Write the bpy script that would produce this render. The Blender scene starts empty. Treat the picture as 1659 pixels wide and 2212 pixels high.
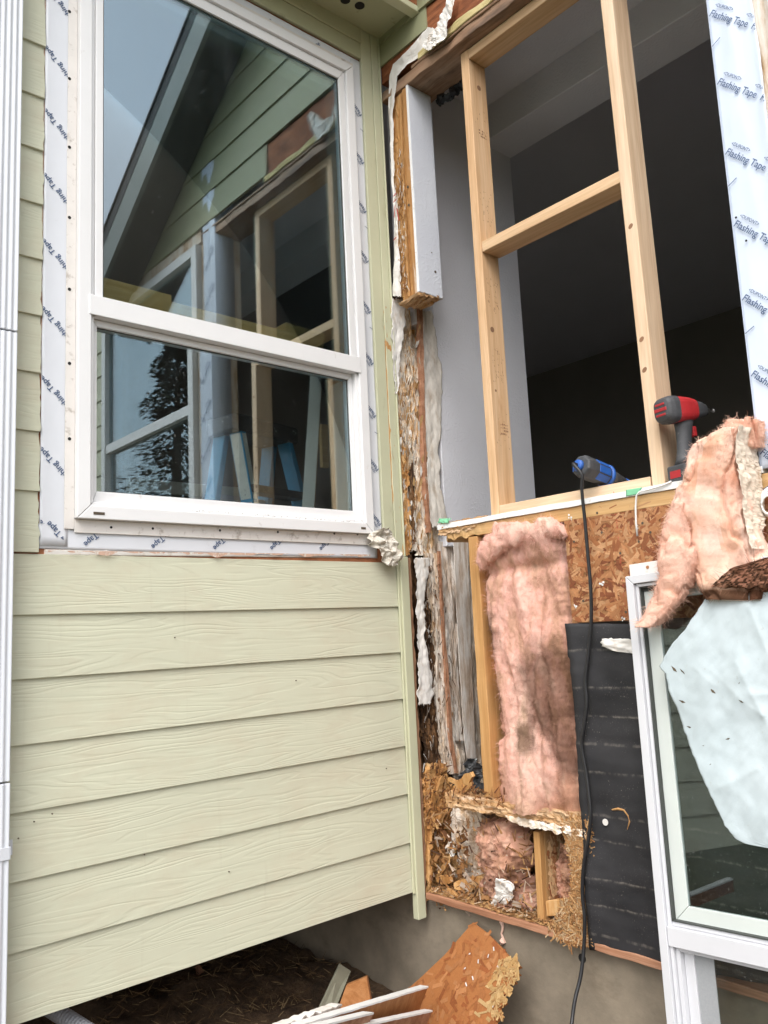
import bpy, bmesh, math, random
from mathutils import Vector, Matrix, noise
random.seed(7)
sc = bpy.context.scene
COL = sc.collection
PI = math.pi

# ------------------------------------------------------------------ camera
CAM = Vector((-2.225, -2.4141, -0.2715))
RX = Vector((0.75416259, -0.65496591, -0.04752305))
UY = Vector((-0.05885497, -0.13949041, 0.98847282))
FW = Vector((0.65404501, 0.74267226, 0.14374645))
FPX = 1773.27
cd = bpy.data.cameras.new('camera'); cam = bpy.data.objects.new('camera', cd); COL.objects.link(cam)
cd.sensor_fit = 'VERTICAL'; cd.sensor_height = 24.0; cd.lens = 24.0 * FPX / 2212.0
cd.clip_start = 0.02; cd.clip_end = 3000
m = Matrix((RX, UY, -FW)).transposed().to_4x4(); m.translation = CAM; cam.matrix_world = m
sc.camera = cam

# ------------------------------------------------------------------ light
SUN_EL, SUN_ROT = math.radians(52), math.radians(238)
w = bpy.data.worlds.new('World'); sc.world = w; w.use_nodes = True
wn = w.node_tree; bg = wn.nodes['Background']
sky = wn.nodes.new('ShaderNodeTexSky'); sky.sky_type = 'NISHITA'; sky.sun_disc = False
sky.sun_elevation = SUN_EL; sky.sun_rotation = SUN_ROT; sky.air_density = 1.0; sky.dust_density = 3.0
hs = wn.nodes.new('ShaderNodeHueSaturation'); hs.inputs['Saturation'].default_value = 0.30
wn.links.new(sky.outputs[0], hs.inputs['Color']); wn.links.new(hs.outputs[0], bg.inputs['Color'])
bg.inputs['Strength'].default_value = 0.15
sl = bpy.data.lights.new('sun', 'SUN'); sl.energy = 0.6; sl.angle = math.radians(40); sl.color = (1.0, 0.96, 0.9)
sun = bpy.data.objects.new('sun', sl); COL.objects.link(sun)
sd = Vector((-0.62, -0.62, 0.95)).normalized()
sun.rotation_euler = sd.to_track_quat('Z', 'Y').to_euler()
sc.view_settings.view_transform = 'Standard'; sc.view_settings.look = 'None'
sc.view_settings.exposure = 1.26; sc.view_settings.gamma = 1.0
sc.render.engine = 'CYCLES'
sc.cycles.max_bounces = 8; sc.cycles.transparent_max_bounces = 24; sc.cycles.glossy_bounces = 5

# ------------------------------------------------------------------ sight lines onto the real wall planes
def ray(px, py): return RX * ((px - 829.5) / FPX) - UY * ((py - 1106) / FPX) + FW
def onp(px, py, p0, n):
    d = ray(px, py); n = Vector(n); return CAM + d * ((Vector(p0) - CAM).dot(n) / d.dot(n))
def A(px, py, y=0.0): return onp(px, py, (0, y, 0), (0, 1, 0))
def B(px, py, x=0.0): return onp(px, py, (x, 0, 0), (1, 0, 0))
def H(px, py, z): return onp(px, py, (0, 0, z), (0, 0, 1))
def nz(v, o=4): return noise.fractal(Vector(v), 1.0, 2.0, o)
def n1(v): return noise.noise(Vector(v))

# ------------------------------------------------------------------ node materials
class NM:
    def __init__(s, name):
        s.m = bpy.data.materials.new(name); s.m.use_nodes = True; s.nt = s.m.node_tree
        s.b = s.nt.nodes['Principled BSDF']; s.out = s.nt.nodes['Material Output']
        s.tc = s.nt.nodes.new('ShaderNodeTexCoord'); s.P = s.tc.outputs['Object']
    def n(s, t, props=None, **ins):
        x = s.nt.nodes.new(t)
        for k, v in (props or {}).items(): setattr(x, k, v)
        for k, v in ins.items():
            key = int(k[1:]) if k[0] == 'i' and k[1:].isdigit() else k
            s.set(x.inputs[key], v)
        return x
    def set(s, sock, v):
        if isinstance(v, bpy.types.NodeSocket): s.nt.links.new(v, sock)
        else: sock.default_value = v
    def scale(s, v, vec=None):
        return s.n('ShaderNodeVectorMath', {'operation': 'MULTIPLY'}, i0=vec or s.P, i1=v).outputs[0]
    def noise(s, sc, detail=4, rough=0.55, vec=None, dist=0.0):
        v = s.scale(sc, vec) if isinstance(sc, tuple) else (vec or s.P)
        x = s.n('ShaderNodeTexNoise', Vector=v); x.inputs['Scale'].default_value = 1.0 if isinstance(sc, tuple) else sc
        x.inputs['Detail'].default_value = detail; x.inputs['Roughness'].default_value = rough
        x.inputs['Distortion'].default_value = dist
        return x.outputs['Fac']
    def ramp(s, f, stops, interp='LINEAR'):
        x = s.n('ShaderNodeValToRGB', Fac=f); r = x.color_ramp; r.interpolation = interp
        while len(r.elements) > 1: r.elements.remove(r.elements[-1])
        for i, (p, c) in enumerate(stops):
            e = r.elements[0] if i == 0 else r.elements.new(p)
            e.position = p
            if not isinstance(c, tuple): c = (c, c, c)
            e.color = (*c[:3], 1)
        return x.outputs[0]
    def mix(s, f, a, b, mode='MIX'):
        x = s.n('ShaderNodeMix', {'data_type': 'RGBA', 'blend_type': mode})
        s.set(x.inputs[0], f)
        for sock, v in ((x.inputs[6], a), (x.inputs[7], b)):
            s.set(sock, (*v[:3], 1) if isinstance(v, tuple) else v)
        return x.outputs[2]
    def math(s, op, a, b=None, c=None):
        x = s.n('ShaderNodeMath', {'operation': op}); s.set(x.inputs[0], a)
        if b is not None: s.set(x.inputs[1], b)
        if c is not None: s.set(x.inputs[2], c)
        return x.outputs[0]
    def sep(s, vec=None):
        x = s.n('ShaderNodeSeparateXYZ'); s.set(x.inputs[0], vec or s.P); return x.outputs
    def comb(s, a, b, c):
        x = s.n('ShaderNodeCombineXYZ')
        for i, v in enumerate((a, b, c)): s.set(x.inputs[i], v)
        return x.outputs[0]
    def col(s, c): s.set(s.b.inputs['Base Color'], (*c[:3], 1) if isinstance(c, tuple) else c)
    def rough(s, r): s.set(s.b.inputs['Roughness'], r)
    def bump(s, h, strength=0.5, dist=0.002):
        x = s.n('ShaderNodeBump', Height=h); x.inputs['Strength'].default_value = strength; x.inputs['Distance'].default_value = dist
        s.nt.links.new(x.outputs[0], s.b.inputs['Normal']); return x
M = {}
def plain(name, c, rough=0.5, var=0.12, nsc=14.0, bump=0.0, spec=0.5, metal=0.0, dirt=None, dsc=(9, 9, 9), damt=(0.55, 0.75)):
    k = NM(name)
    f = k.noise(nsc, 5, 0.6)
    lo = tuple(v * (1 - var) for v in c); hi = tuple(min(1, v * (1 + var)) for v in c)
    cc = k.ramp(f, [(0.25, lo), (0.75, hi)])
    if dirt:
        d = k.ramp(k.noise(dsc, 7, 0.68), [(damt[0], 0.0), (damt[1], 1.0)])
        cc = k.mix(d, cc, dirt)
    k.col(cc); k.rough(k.ramp(f, [(0.2, rough * 0.85), (0.8, min(1, rough * 1.15))]))
    k.b.inputs['Specular IOR Level'].default_value = spec; k.b.inputs['Metallic'].default_value = metal
    if bump: k.bump(k.noise(nsc * 6, 4), bump, 0.002)
    M[name] = k.m; return k.m

def wood(name, c0, c1, c2, axis, freq=1.0, rough=0.6, knots=True, stain=None, stamt=(0.55, 0.8), bump=0.25, sheen=0.3):
    k = NM(name)
    sc1 = [38 * freq] * 3; sc1[axis] = 1.6; sc2 = [190 * freq] * 3; sc2[axis] = 7.0; sc3 = [9.0] * 3; sc3[axis] = 1.1
    wv = k.noise(tuple(sc3), 2, 0.4)
    vec = k.n('ShaderNodeVectorMath', {'operation': 'MULTIPLY_ADD'}, i0=wv, i1=(0.05, 0.05, 0.05), i2=k.P).outputs[0]
    g1 = k.noise(tuple(sc1), 3, 0.5, vec); g2 = k.noise(tuple(sc2), 2, 0.5, vec)
    c = k.ramp(g1, [(0.3, c0), (0.5, c1), (0.68, c2)])
    c = k.mix(0.35, c, k.ramp(g2, [(0.3, tuple(v * 0.72 for v in c1)), (0.65, c2)]))
    if knots:
        s4 = [14.0] * 3; s4[axis] = 3.4
        v = k.n('ShaderNodeTexVoronoi', Vector=k.scale(tuple(s4))); v.inputs['Scale'].default_value = 1.0
        kd = k.ramp(v.outputs['Distance'], [(0.06, 1.0), (0.17, 0.0)])
        pick = k.math('GREATER_THAN', k.sep(v.outputs['Color'])[0], 0.72)
        c = k.mix(k.math('MULTIPLY', kd, k.math('MULTIPLY', pick, 0.75)), c, tuple(v * 0.38 for v in c0))
    if stain:
        s5 = [11.0] * 3; s5[axis] = 3.0
        c = k.mix(k.ramp(k.noise(tuple(s5), 6, 0.65), [(stamt[0], 0.0), (stamt[1], 1.0)]), c, stain)
    k.col(c); k.rough(rough); k.b.inputs['Specular IOR Level'].default_value = sheen
    k.bump(g2, bump, 0.0012); M[name] = k.m; return k.m

def attrmat(name, rough=0.7, spec=0.3, nsc=120.0, amt=0.25, bump=0.3):
    k = NM(name); a = k.n('ShaderNodeAttribute', {'attribute_name': 'Col'}).outputs['Color']
    f = k.noise(nsc, 3)
    k.col(k.mix(amt, a, k.ramp(f, [(0.25, 0.12), (0.75, 1.0)]), 'MULTIPLY')); k.rough(rough)
    k.b.inputs['Specular IOR Level'].default_value = spec
    k.bump(f, bump, 0.001); M[name] = k.m; return k.m

# painted clapboard with pressed wood grain
def siding_mat(name, base):
    k = NM(name); e = 0.1778
    x, y, z = k.sep()
    row = k.math('FLOOR', k.math('DIVIDE', z, e))
    wob = k.noise((2.6, 1, 9), 2, 0.5)
    u = k.math('ADD', k.math('MULTIPLY', x, 0.95), k.math('MULTIPLY', row, 3.37))
    vv = k.math('ADD', k.math('MULTIPLY', z, 11.0), k.math('MULTIPLY', wob, 0.5))
    field = k.noise(1.0, 2, 0.45, k.comb(u, k.math('MULTIPLY', row, 0.9), vv))
    field2 = k.math('ADD', field, k.math('MULTIPLY', k.noise((6, 1, 60), 3), 0.012))
    ph = k.math('FRACT', k.math('MULTIPLY', field2, 19.0))
    ridge = k.ramp(ph, [(0.0, 0.0), (0.10, 0.1), (0.35, 0.95), (0.8, 1.0), (1.0, 0.0)], 'EASE')
    mask = k.ramp(k.noise((2.2, 1, 7), 3), [(0.35, 0.2), (0.6, 1.0)])
    fine = k.noise((7, 20, 420), 2)
    h = k.math('ADD', k.math('MULTIPLY', ridge, mask), k.math('MULTIPLY', fine, 0.35))
    tone = k.noise((1.4, 1.4, 3), 4)
    c = k.ramp(tone, [(0.3, tuple(v * 0.95 for v in base)), (0.7, tuple(v * 1.04 for v in base))])
    stain = k.ramp(k.noise((3.2, 1, 5.5), 6, 0.7), [(0.47, 0.0), (0.72, 0.5)])
    c = k.mix(stain, c, (0.52, 0.45, 0.33))
    drip = k.ramp(k.noise((26, 1, 1.6), 5, 0.7), [(0.60, 0.0), (0.75, 0.28)])
    c = k.mix(drip, c, (0.45, 0.42, 0.31))
    streak = k.ramp(k.noise((70, 1, 9), 5, 0.65), [(0.66, 0.0), (0.78, 0.5)])
    near = k.ramp(x, [(0.0, 0.0), (1.0, 1.0)])
    right = k.math('MULTIPLY', streak, k.n('ShaderNodeMapRange', Value=x, i1=0.0, i2=0.7, i3=0.05, i4=1.0).outputs[0])
    c = k.mix(right, c, (0.42, 0.31, 0.17))
    k.col(c); k.rough(0.5); k.b.inputs['Specular IOR Level'].default_value = 0.35
    k.bump(h, 0.32, 0.0020); M[name] = k.m
SAGE = (0.57, 0.57, 0.435)
siding_mat('sage_siding', SAGE)
plain('sage_trim', (0.53, 0.53, 0.37), 0.45, 0.05, 6, 0.15, dirt=(0.36, 0.33, 0.2), dsc=(24, 24, 5), damt=(0.60, 0.78))
plain('sage_shade', (0.42, 0.42, 0.27), 0.5, 0.07, 7, 0.2, dirt=(0.14, 0.12, 0.06), dsc=(14, 14, 14), damt=(0.62, 0.8))  # sage paint with the shade under the eave put into its colour
plain('red_sheathing', (0.30, 0.11, 0.045), 0.75, 0.3, 22, 0.5)
plain('primer', (0.55, 0.36, 0.27), 0.8, 0.15, 40, 0.3, dirt=(0.7, 0.68, 0.62), dsc=(60, 60, 30), damt=(0.5, 0.6))
plain('vinyl', (0.77, 0.765, 0.765), 0.35, 0.03, 5, 0.03, dirt=(0.42, 0.37, 0.31), dsc=(21, 21, 13), damt=(0.64, 0.86))
plain('vinyl_dirty', (0.72, 0.68, 0.64), 0.45, 0.06, 12, 0.1, dirt=(0.28, 0.22, 0.17), dsc=(26, 26, 26), damt=(0.56, 0.76))
plain('vinyl_clean', (0.60, 0.605, 0.63), 0.3, 0.03, 5, 0.03, dirt=(0.4, 0.38, 0.36), dsc=(40, 40, 20), damt=(0.68, 0.85))
plain('sash_green_white', (0.58, 0.62, 0.59), 0.4, 0.05, 6, 0.02, dirt=(0.4, 0.42, 0.38), dsc=(30, 30, 10), damt=(0.64, 0.85))
plain('hole', (0.012, 0.011, 0.010), 0.9, 0.1)
plain('gasket', (0.05, 0.055, 0.05), 0.6, 0.1)
plain('rust', (0.30, 0.13, 0.05), 0.7, 0.3, 60)
plain('dirt_spot', (0.10, 0.075, 0.05), 0.9, 0.4, 60)
plain('white_metal', (0.62, 0.64, 0.68), 0.35, 0.03, 4)
plain('tape_white', (0.70, 0.715, 0.755), 0.38, 0.035, 5, 0.0, dirt=(0.5, 0.5, 0.52), dsc=(13, 13, 13), damt=(0.62, 0.9))
plain('tape_blue', (0.61, 0.68, 0.80), 0.33, 0.03, 5, 0.0)
plain('print_navy', (0.055, 0.095, 0.19), 0.6, 0.1)
plain('print_grey', (0.16, 0.18, 0.24), 0.6, 0.1)
plain('print_red', (0.42, 0.05, 0.04), 0.6, 0.1)
plain('stamp_brown', (0.25, 0.13, 0.07), 0.8, 0.2)
plain('wrap_white', (0.72, 0.69, 0.65), 0.75, 0.08, 9, 0.15, dirt=(0.42, 0.28, 0.16), dsc=(16, 16, 8), damt=(0.55, 0.8))
plain('paper_crumple', (0.60, 0.56, 0.49), 0.5, 0.15, 25, 0.3, dirt=(0.33, 0.25, 0.17), dsc=(50, 50, 50), damt=(0.5, 0.72))
plain('white_board', (0.78, 0.78, 0.77), 0.6, 0.05, 14, 0.2, dirt=(0.5, 0.42, 0.33), dsc=(20, 20, 40), damt=(0.6, 0.78))
plain('paper_cream', (0.70, 0.60, 0.49), 0.6, 0.12, 18, 0.3, dirt=(0.45, 0.30, 0.2), dsc=(30, 30, 14), damt=(0.56, 0.75))
plain('offcut_grey', (0.21, 0.205, 0.15), 0.8, 0.12, 20, 0.3)
plain('gable_sage_shaded', (0.29, 0.295, 0.175), 0.6, 0.06, 6)  # same sage paint, darkened to carry the shade below the roof overhang
plain('rake_paint', (0.16, 0.18, 0.17), 0.6, 0.1, 6)
plain('green_tape', (0.20, 0.52, 0.30), 0.5, 0.1)
plain('black_rubber', (0.016, 0.016, 0.018), 0.42, 0.2, 60)
plain('grey_grip', (0.055, 0.057, 0.062), 0.6, 0.2, 70, 0.2, dirt=(0.16, 0.15, 0.14), dsc=(50, 50, 50), damt=(0.58, 0.8))
plain('tool_red', (0.40, 0.022, 0.026), 0.5, 0.15, 30, dirt=(0.42, 0.2, 0.18), dsc=(70, 70, 70), damt=(0.62, 0.78))
plain('tool_blue', (0.022, 0.105, 0.40), 0.5, 0.1, 30, dirt=(0.25, 0.3, 0.42), dsc=(70, 70, 70), damt=(0.64, 0.8))
plain('steel', (0.5, 0.5, 0.5), 0.3, 0.1, 30, metal=1.0)
plain('concrete', (0.235, 0.195, 0.145), 0.9, 0.25, 9, 0.6, dirt=(0.12, 0.09, 0.06), dsc=(5, 5, 9), damt=(0.55, 0.9))
plain('ladder_blue', (0.035, 0.30, 0.55), 0.45, 0.12, 20, dirt=(0.35, 0.4, 0.42), dsc=(60, 60, 60), damt=(0.66, 0.75))
plain('sticker', (0.62, 0.68, 0.64), 0.6, 0.1, 20, dirt=(0.05, 0.08, 0.1), dsc=(60, 60, 25), damt=(0.63, 0.66))
plain('ladder_black', (0.03, 0.032, 0.035), 0.5, 0.3, 20, dirt=(0.42, 0.46, 0.42), dsc=(25, 25, 25), damt=(0.62, 0.66))
plain('inner_white', (0.62, 0.68, 0.64), 0.5, 0.05)
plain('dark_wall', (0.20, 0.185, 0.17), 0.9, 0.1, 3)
plain('carpet', (0.42, 0.39, 0.35), 0.95, 0.1, 30)
plain('dark_floor', (0.05, 0.035, 0.025), 0.6, 0.2, 3)
plain('shaded_soffit', (0.045, 0.045, 0.038), 0.9, 0.2, 6)  # overhang shadow painted in as a near-black soffit colour
plain('grey_metal', (0.28, 0.29, 0.31), 0.5, 0.1, 6)
plain('ceiling_white', (0.50, 0.50, 0.55), 0.9, 0.03, 3)
plain('shingle', (0.035, 0.037, 0.04), 0.9, 0.4, 30, 0.5)
plain('bark', (0.09, 0.06, 0.04), 0.9, 0.3, 12, 0.6)
plain('fallen_leaf', (0.20, 0.09, 0.045), 0.7, 0.3, 40)
plain('wire_white', (0.78, 0.78, 0.76), 0.4, 0.04)
plain('screen_mesh', (0.30, 0.31, 0.32), 0.7, 0.08, 200)

def drywall():
    k = NM('drywall_grey')
    k.col(k.ramp(k.noise(3.0, 3), [(0.3, (0.66, 0.665, 0.71)), (0.7, (0.70, 0.705, 0.75))])); k.rough(0.55)
    h = k.ramp(k.noise(85.0, 3, 0.55), [(0.48, 0.0), (0.62, 1.0)])
    mask = k.ramp(k.noise(7.0, 2), [(0.35, 0.25), (0.65, 1.0)])
    k.bump(k.math('MULTIPLY', h, mask), 0.5, 0.0022); M['drywall_grey'] = k.m
    k2 = NM('jamb_paint'); k2.col(k2.ramp(k2.noise(5.0, 3), [(0.3, (0.58, 0.60, 0.66)), (0.7, (0.63, 0.65, 0.70))])); k2.rough(0.5)
    k2.bump(k2.ramp(k2.noise(90.0, 3), [(0.5, 0.0), (0.62, 1.0)]), 0.35, 0.002); M['jamb_paint'] = k2.m
drywall()
def glass(name, tint, refl, dust):
    k = NM(name); nt = k.nt
    tr = nt.nodes.new('ShaderNodeBsdfTransparent'); tr.inputs[0].default_value = (*tint, 1)
    gl = nt.nodes.new('ShaderNodeBsdfGlossy'); gl.inputs['Roughness'].default_value = 0.0; gl.inputs[0].default_value = (0.84, 0.95, 1, 1)
    lw = nt.nodes.new('ShaderNodeLayerWeight'); lw.inputs['Blend'].default_value = 0.35
    f = k.math('MULTIPLY_ADD', lw.outputs['Fresnel'], 0.75, refl)
    m1 = nt.nodes.new('ShaderNodeMixShader'); nt.links.new(f, m1.inputs[0]); nt.links.new(tr.outputs[0], m1.inputs[1]); nt.links.new(gl.outputs[0], m1.inputs[2])
    df = nt.nodes.new('ShaderNodeBsdfDiffuse'); df.inputs[0].default_value = (0.7, 0.7, 0.68, 1)
    sp = k.ramp(k.noise(130.0, 2, 0.6), [(0.685, 0.0), (0.72, 0.55)])
    sm = k.ramp(k.noise((5, 5, 2), 5, 0.65), [(0.5, 0.0), (0.85, 0.10)])
    d = k.math('MULTIPLY', k.math('ADD', sp, sm), dust)
    m2 = nt.nodes.new('ShaderNodeMixShader'); nt.links.new(d, m2.inputs[0]); nt.links.new(m1.outputs[0], m2.inputs[1]); nt.links.new(df.outputs[0], m2.inputs[2])
    nt.links.new(m2.outputs[0], k.out.inputs[0]); M[name] = k.m
glass('glass', (0.96, 0.985, 0.975), 0.145, 0.28)
glass('glass_loose', (0.93, 0.96, 0.95), 0.03, 0.35)

wood('pine_new', (0.58, 0.38, 0.23), (0.69, 0.49, 0.32), (0.77, 0.59, 0.42), 2, 0.8)
wood('pine_new_h', (0.56, 0.36, 0.22), (0.67, 0.47, 0.30), (0.76, 0.58, 0.41), 1, 0.8)
wood('pine_warm', (0.50, 0.28, 0.13), (0.63, 0.39, 0.21), (0.72, 0.50, 0.31), 2, 0.9, stain=(0.46, 0.22, 0.08), stamt=(0.6, 0.78))
wood('pine_warm_h', (0.50, 0.29, 0.15), (0.63, 0.41, 0.23), (0.72, 0.51, 0.32), 1, 0.9)
wood('pine_amber', (0.36, 0.17, 0.055), (0.48, 0.25, 0.09), (0.57, 0.33, 0.14), 2, 1.0, stain=(0.10, 0.055, 0.03), stamt=(0.60, 0.72))
wood('pine_amber_h', (0.42, 0.22, 0.08), (0.55, 0.32, 0.13), (0.63, 0.41, 0.2), 1, 1.0, stain=(0.20, 0.11, 0.06), stamt=(0.58, 0.8))
wood('header_wood', (0.14, 0.072, 0.038), (0.28, 0.165, 0.10), (0.42, 0.29, 0.20), 1, 0.7, stain=(0.05, 0.04, 0.035), stamt=(0.5, 0.75), knots=False)
wood('rot_h', (0.25, 0.11, 0.035), (0.46, 0.25, 0.10), (0.60, 0.43, 0.28), 1, 0.9, stain=(0.62, 0.50, 0.40), stamt=(0.58, 0.70), bump=0.8)
wood('pine_rot', (0.30, 0.13, 0.04), (0.44, 0.22, 0.08), (0.54, 0.31, 0.13), 2, 1.0, stain=(0.66, 0.56, 0.47), stamt=(0.56, 0.66), bump=0.6)
wood('red_edge', (0.22, 0.09, 0.045), (0.38, 0.18, 0.10), (0.50, 0.28, 0.18), 1, 1.0, knots=False)
wood('plank_yellow', (0.42, 0.28, 0.09), (0.55, 0.39, 0.15), (0.62, 0.47, 0.22), 0, 1.0)
wood('block_orange', (0.27, 0.10, 0.03), (0.38, 0.16, 0.055), (0.46, 0.22, 0.09), 2, 1.0, knots=False)

# rotten stud: banded decay of white mould, tan fibre and dark hollows
def rot(name, stops, axis=2, sx=55.0, sz=5.0, rough=0.75, bump=0.9):
    k = NM(name); s = [sx] * 3; s[axis] = sz; t = [14.0] * 3; t[axis] = 6.0
    f = k.math('ADD', k.math('MULTIPLY', k.noise(tuple(s), 5, 0.62), 0.5), k.math('MULTIPLY', k.noise(tuple(t), 7, 0.66), 0.5))
    k.col(k.ramp(f, stops)); k.rough(rough); k.b.inputs['Specular IOR Level'].default_value = 0.3
    u = [230.0] * 3; u[axis] = 26.0
    k.bump(k.math('ADD', f, k.math('MULTIPLY', k.noise(tuple(u), 3), 0.5)), bump, 0.004); M[name] = k.m
rot('rot_pale', [(0.32, (0.22, 0.09, 0.03)), (0.40, (0.54, 0.28, 0.10)), (0.45, (0.68, 0.46, 0.26)), (0.50, (0.78, 0.67, 0.54)), (0.62, (0.83, 0.77, 0.69))])
rot('rot_orange', [(0.28, (0.10, 0.04, 0.015)), (0.40, (0.36, 0.155, 0.045)), (0.5, (0.50, 0.26, 0.09)), (0.62, (0.60, 0.38, 0.18)), (0.74, (0.72, 0.6, 0.46))])
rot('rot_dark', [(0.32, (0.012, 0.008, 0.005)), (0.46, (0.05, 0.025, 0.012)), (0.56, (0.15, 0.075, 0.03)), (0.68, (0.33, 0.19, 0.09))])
rot('rot_membrane', [(0.33, (0.28, 0.14, 0.06)), (0.42, (0.58, 0.41, 0.26)), (0.50, (0.74, 0.63, 0.52)), (0.62, (0.83, 0.78, 0.71))], rough=0.5)
rot('rot_grey', [(0.33, (0.32, 0.20, 0.12)), (0.43, (0.56, 0.45, 0.36)), (0.52, (0.72, 0.66, 0.60)), (0.64, (0.84, 0.82, 0.79))], rough=0.4)
rot('osb_red', [(0.3, (0.04, 0.018, 0.01)), (0.45, (0.20, 0.065, 0.025)), (0.58, (0.33, 0.12, 0.05)), (0.75, (0.48, 0.25, 0.12))], axis=1, sx=40, sz=6)
rot('yellow_strip', [(0.3, (0.36, 0.27, 0.10)), (0.5, (0.56, 0.46, 0.22)), (0.7, (0.66, 0.57, 0.33))], axis=1, sx=60, sz=5)
def film(name, c, alpha):
    k = NM(name); nt = k.nt
    k.col(k.mix(k.ramp(k.noise((30, 30, 12), 6, 0.65), [(0.52, 0.0), (0.74, 0.8)]), c, (0.45, 0.33, 0.22)))
    k.rough(0.38); k.b.inputs['Specular IOR Level'].default_value = 0.45
    k.bump(k.noise((50, 50, 14), 5, 0.6), 0.3, 0.003)
    k.set(k.b.inputs['Alpha'], k.ramp(k.noise((25, 25, 9), 5), [(0.35, alpha), (0.65, min(1, alpha + 0.35))])); M[name] = k.m
film('film_clear', (0.80, 0.75, 0.68), 0.6)
film('film_milky', (0.78, 0.75, 0.71), 0.8)

def pink(name, stops):
    k = NM(name)
    f = k.math('ADD', k.math('MULTIPLY', k.noise((7, 7, 4.0), 5, 0.6), 0.65), k.math('MULTIPLY', k.noise((26, 26, 12), 5, 0.6), 0.35))
    a = k.n('ShaderNodeAttribute', {'attribute_name': 'Col'}).outputs['Color']
    c = k.mix(1.0, k.ramp(f, stops), a, 'MULTIPLY')
    wisp = k.noise((16, 16, 9), 6, 0.6, None, 2.5)
    c = k.mix(0.42 if 'dirty' in name else 0.3, c, k.ramp(wisp, [(0.32, (0.66, 0.56, 0.50)), (0.47, (0.95, 0.92, 0.90)), (0.54, (1.0, 1.0, 1.0)), (0.63, (1.0, 0.97, 0.93))]), 'MULTIPLY')
    k.col(c); k.rough(1.0); k.b.inputs['Specular IOR Level'].default_value = 0.05
    k.b.inputs['Subsurface Weight'].default_value = 0.0
    k.bump(k.noise((120, 120, 60), 6, 0.75), 0.5, 0.004); M[name] = k.m
pink('pink_wool', [(0.32, (0.72, 0.42, 0.30)), (0.42, (0.80, 0.51, 0.40)), (0.53, (0.83, 0.58, 0.48)), (0.68, (0.85, 0.65, 0.54))])
pink('pink_wool_dirty', [(0.32, (0.42, 0.26, 0.18)), (0.42, (0.62, 0.37, 0.27)), (0.50, (0.76, 0.45, 0.37)), (0.58, (0.80, 0.53, 0.44)), (0.72, (0.68, 0.48, 0.35))])
attrmat('osb_flakes', 0.65, 0.35, 160.0, 0.22)
attrmat('chips', 0.8, 0.2, 90.0, 0.35)
attrmat('foliage', 0.7, 0.2, 8.0, 0.3)

def felt():
    k = NM('felt'); x, y, z = k.sep()
    zz = k.math('ADD', k.math('MULTIPLY_ADD', y, 0.012, z), k.math('MULTIPLY', k.noise((1, 22, 2), 4), 0.012))
    stops = [(0.0, 0.0)]
    for p in (0.095, 0.212, 0.30, 0.385, 0.47, 0.60, 0.675, 0.79, 0.868, 0.955):
        stops += [(p - 0.0035, 0.0), (p, 1.0), (p + 0.0035, 0.0)]
    fr = k.n('ShaderNodeMapRange', Value=zz, i1=-0.27, i2=-1.27, i3=0.0, i4=1.0).outputs[0]
    x1 = k.ramp(fr, stops[:31])
    brk = k.ramp(k.noise((1, 30, 8), 4, 0.7), [(0.42, 0.0), (0.62, 1.0)])
    spk = k.ramp(k.noise((240, 240, 240), 2, 0.6), [(0.64, 0.0), (0.75, 0.8)])
    area = k.ramp(k.noise((6, 6, 6), 4, 0.6), [(0.45, 0.0), (0.7, 1.0)])
    c = k.ramp(k.noise((4, 4, 8), 5), [(0.3, (0.016, 0.016, 0.018)), (0.7, (0.038, 0.037, 0.040))])
    c = k.mix(k.math('MULTIPLY', spk, area), c, (0.35, 0.30, 0.27))
    c = k.mix(k.math('MULTIPLY', k.math('MULTIPLY', x1, brk), 0.55), c, (0.33, 0.29, 0.25))
    k.col(c); k.rough(0.62); k.b.inputs['Specular IOR Level'].default_value = 0.3
    k.bump(k.noise((40, 40, 40), 4), 0.3, 0.002); M['felt'] = k.m
felt()
def soil():
    k = NM('soil')
    c = k.ramp(k.noise(16.0, 8, 0.7), [(0.3, (0.04, 0.025, 0.013)), (0.55, (0.12, 0.072, 0.038)), (0.75, (0.24, 0.15, 0.075))])
    k.col(c); k.rough(1.0); k.bump(k.noise(60.0, 6, 0.7), 1.0, 0.02); M['soil'] = k.m
    k = NM('lawn'); k.col(k.ramp(k.noise(3.0, 8, 0.7), [(0.3, (0.03, 0.05, 0.015)), (0.7, (0.11, 0.10, 0.05))])); k.rough(1.0); M['lawn'] = k.m
soil()
def sheetmat():
    k = NM('blue_sheet')
    c = k.ramp(k.noise((4, 4, 4), 4), [(0.3, (0.45, 0.525, 0.55)), (0.7, (0.51, 0.58, 0.605))])
    c = k.mix(k.ramp(k.noise((38, 38, 26), 7, 0.72), [(0.63, 0.0), (0.76, 0.55)]), c, (0.27, 0.24, 0.17))
    k.col(c); k.rough(0.45); k.bump(k.noise((14, 14, 9), 6, 0.6), 0.45, 0.006); M['blue_sheet'] = k.m
sheetmat()

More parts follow.
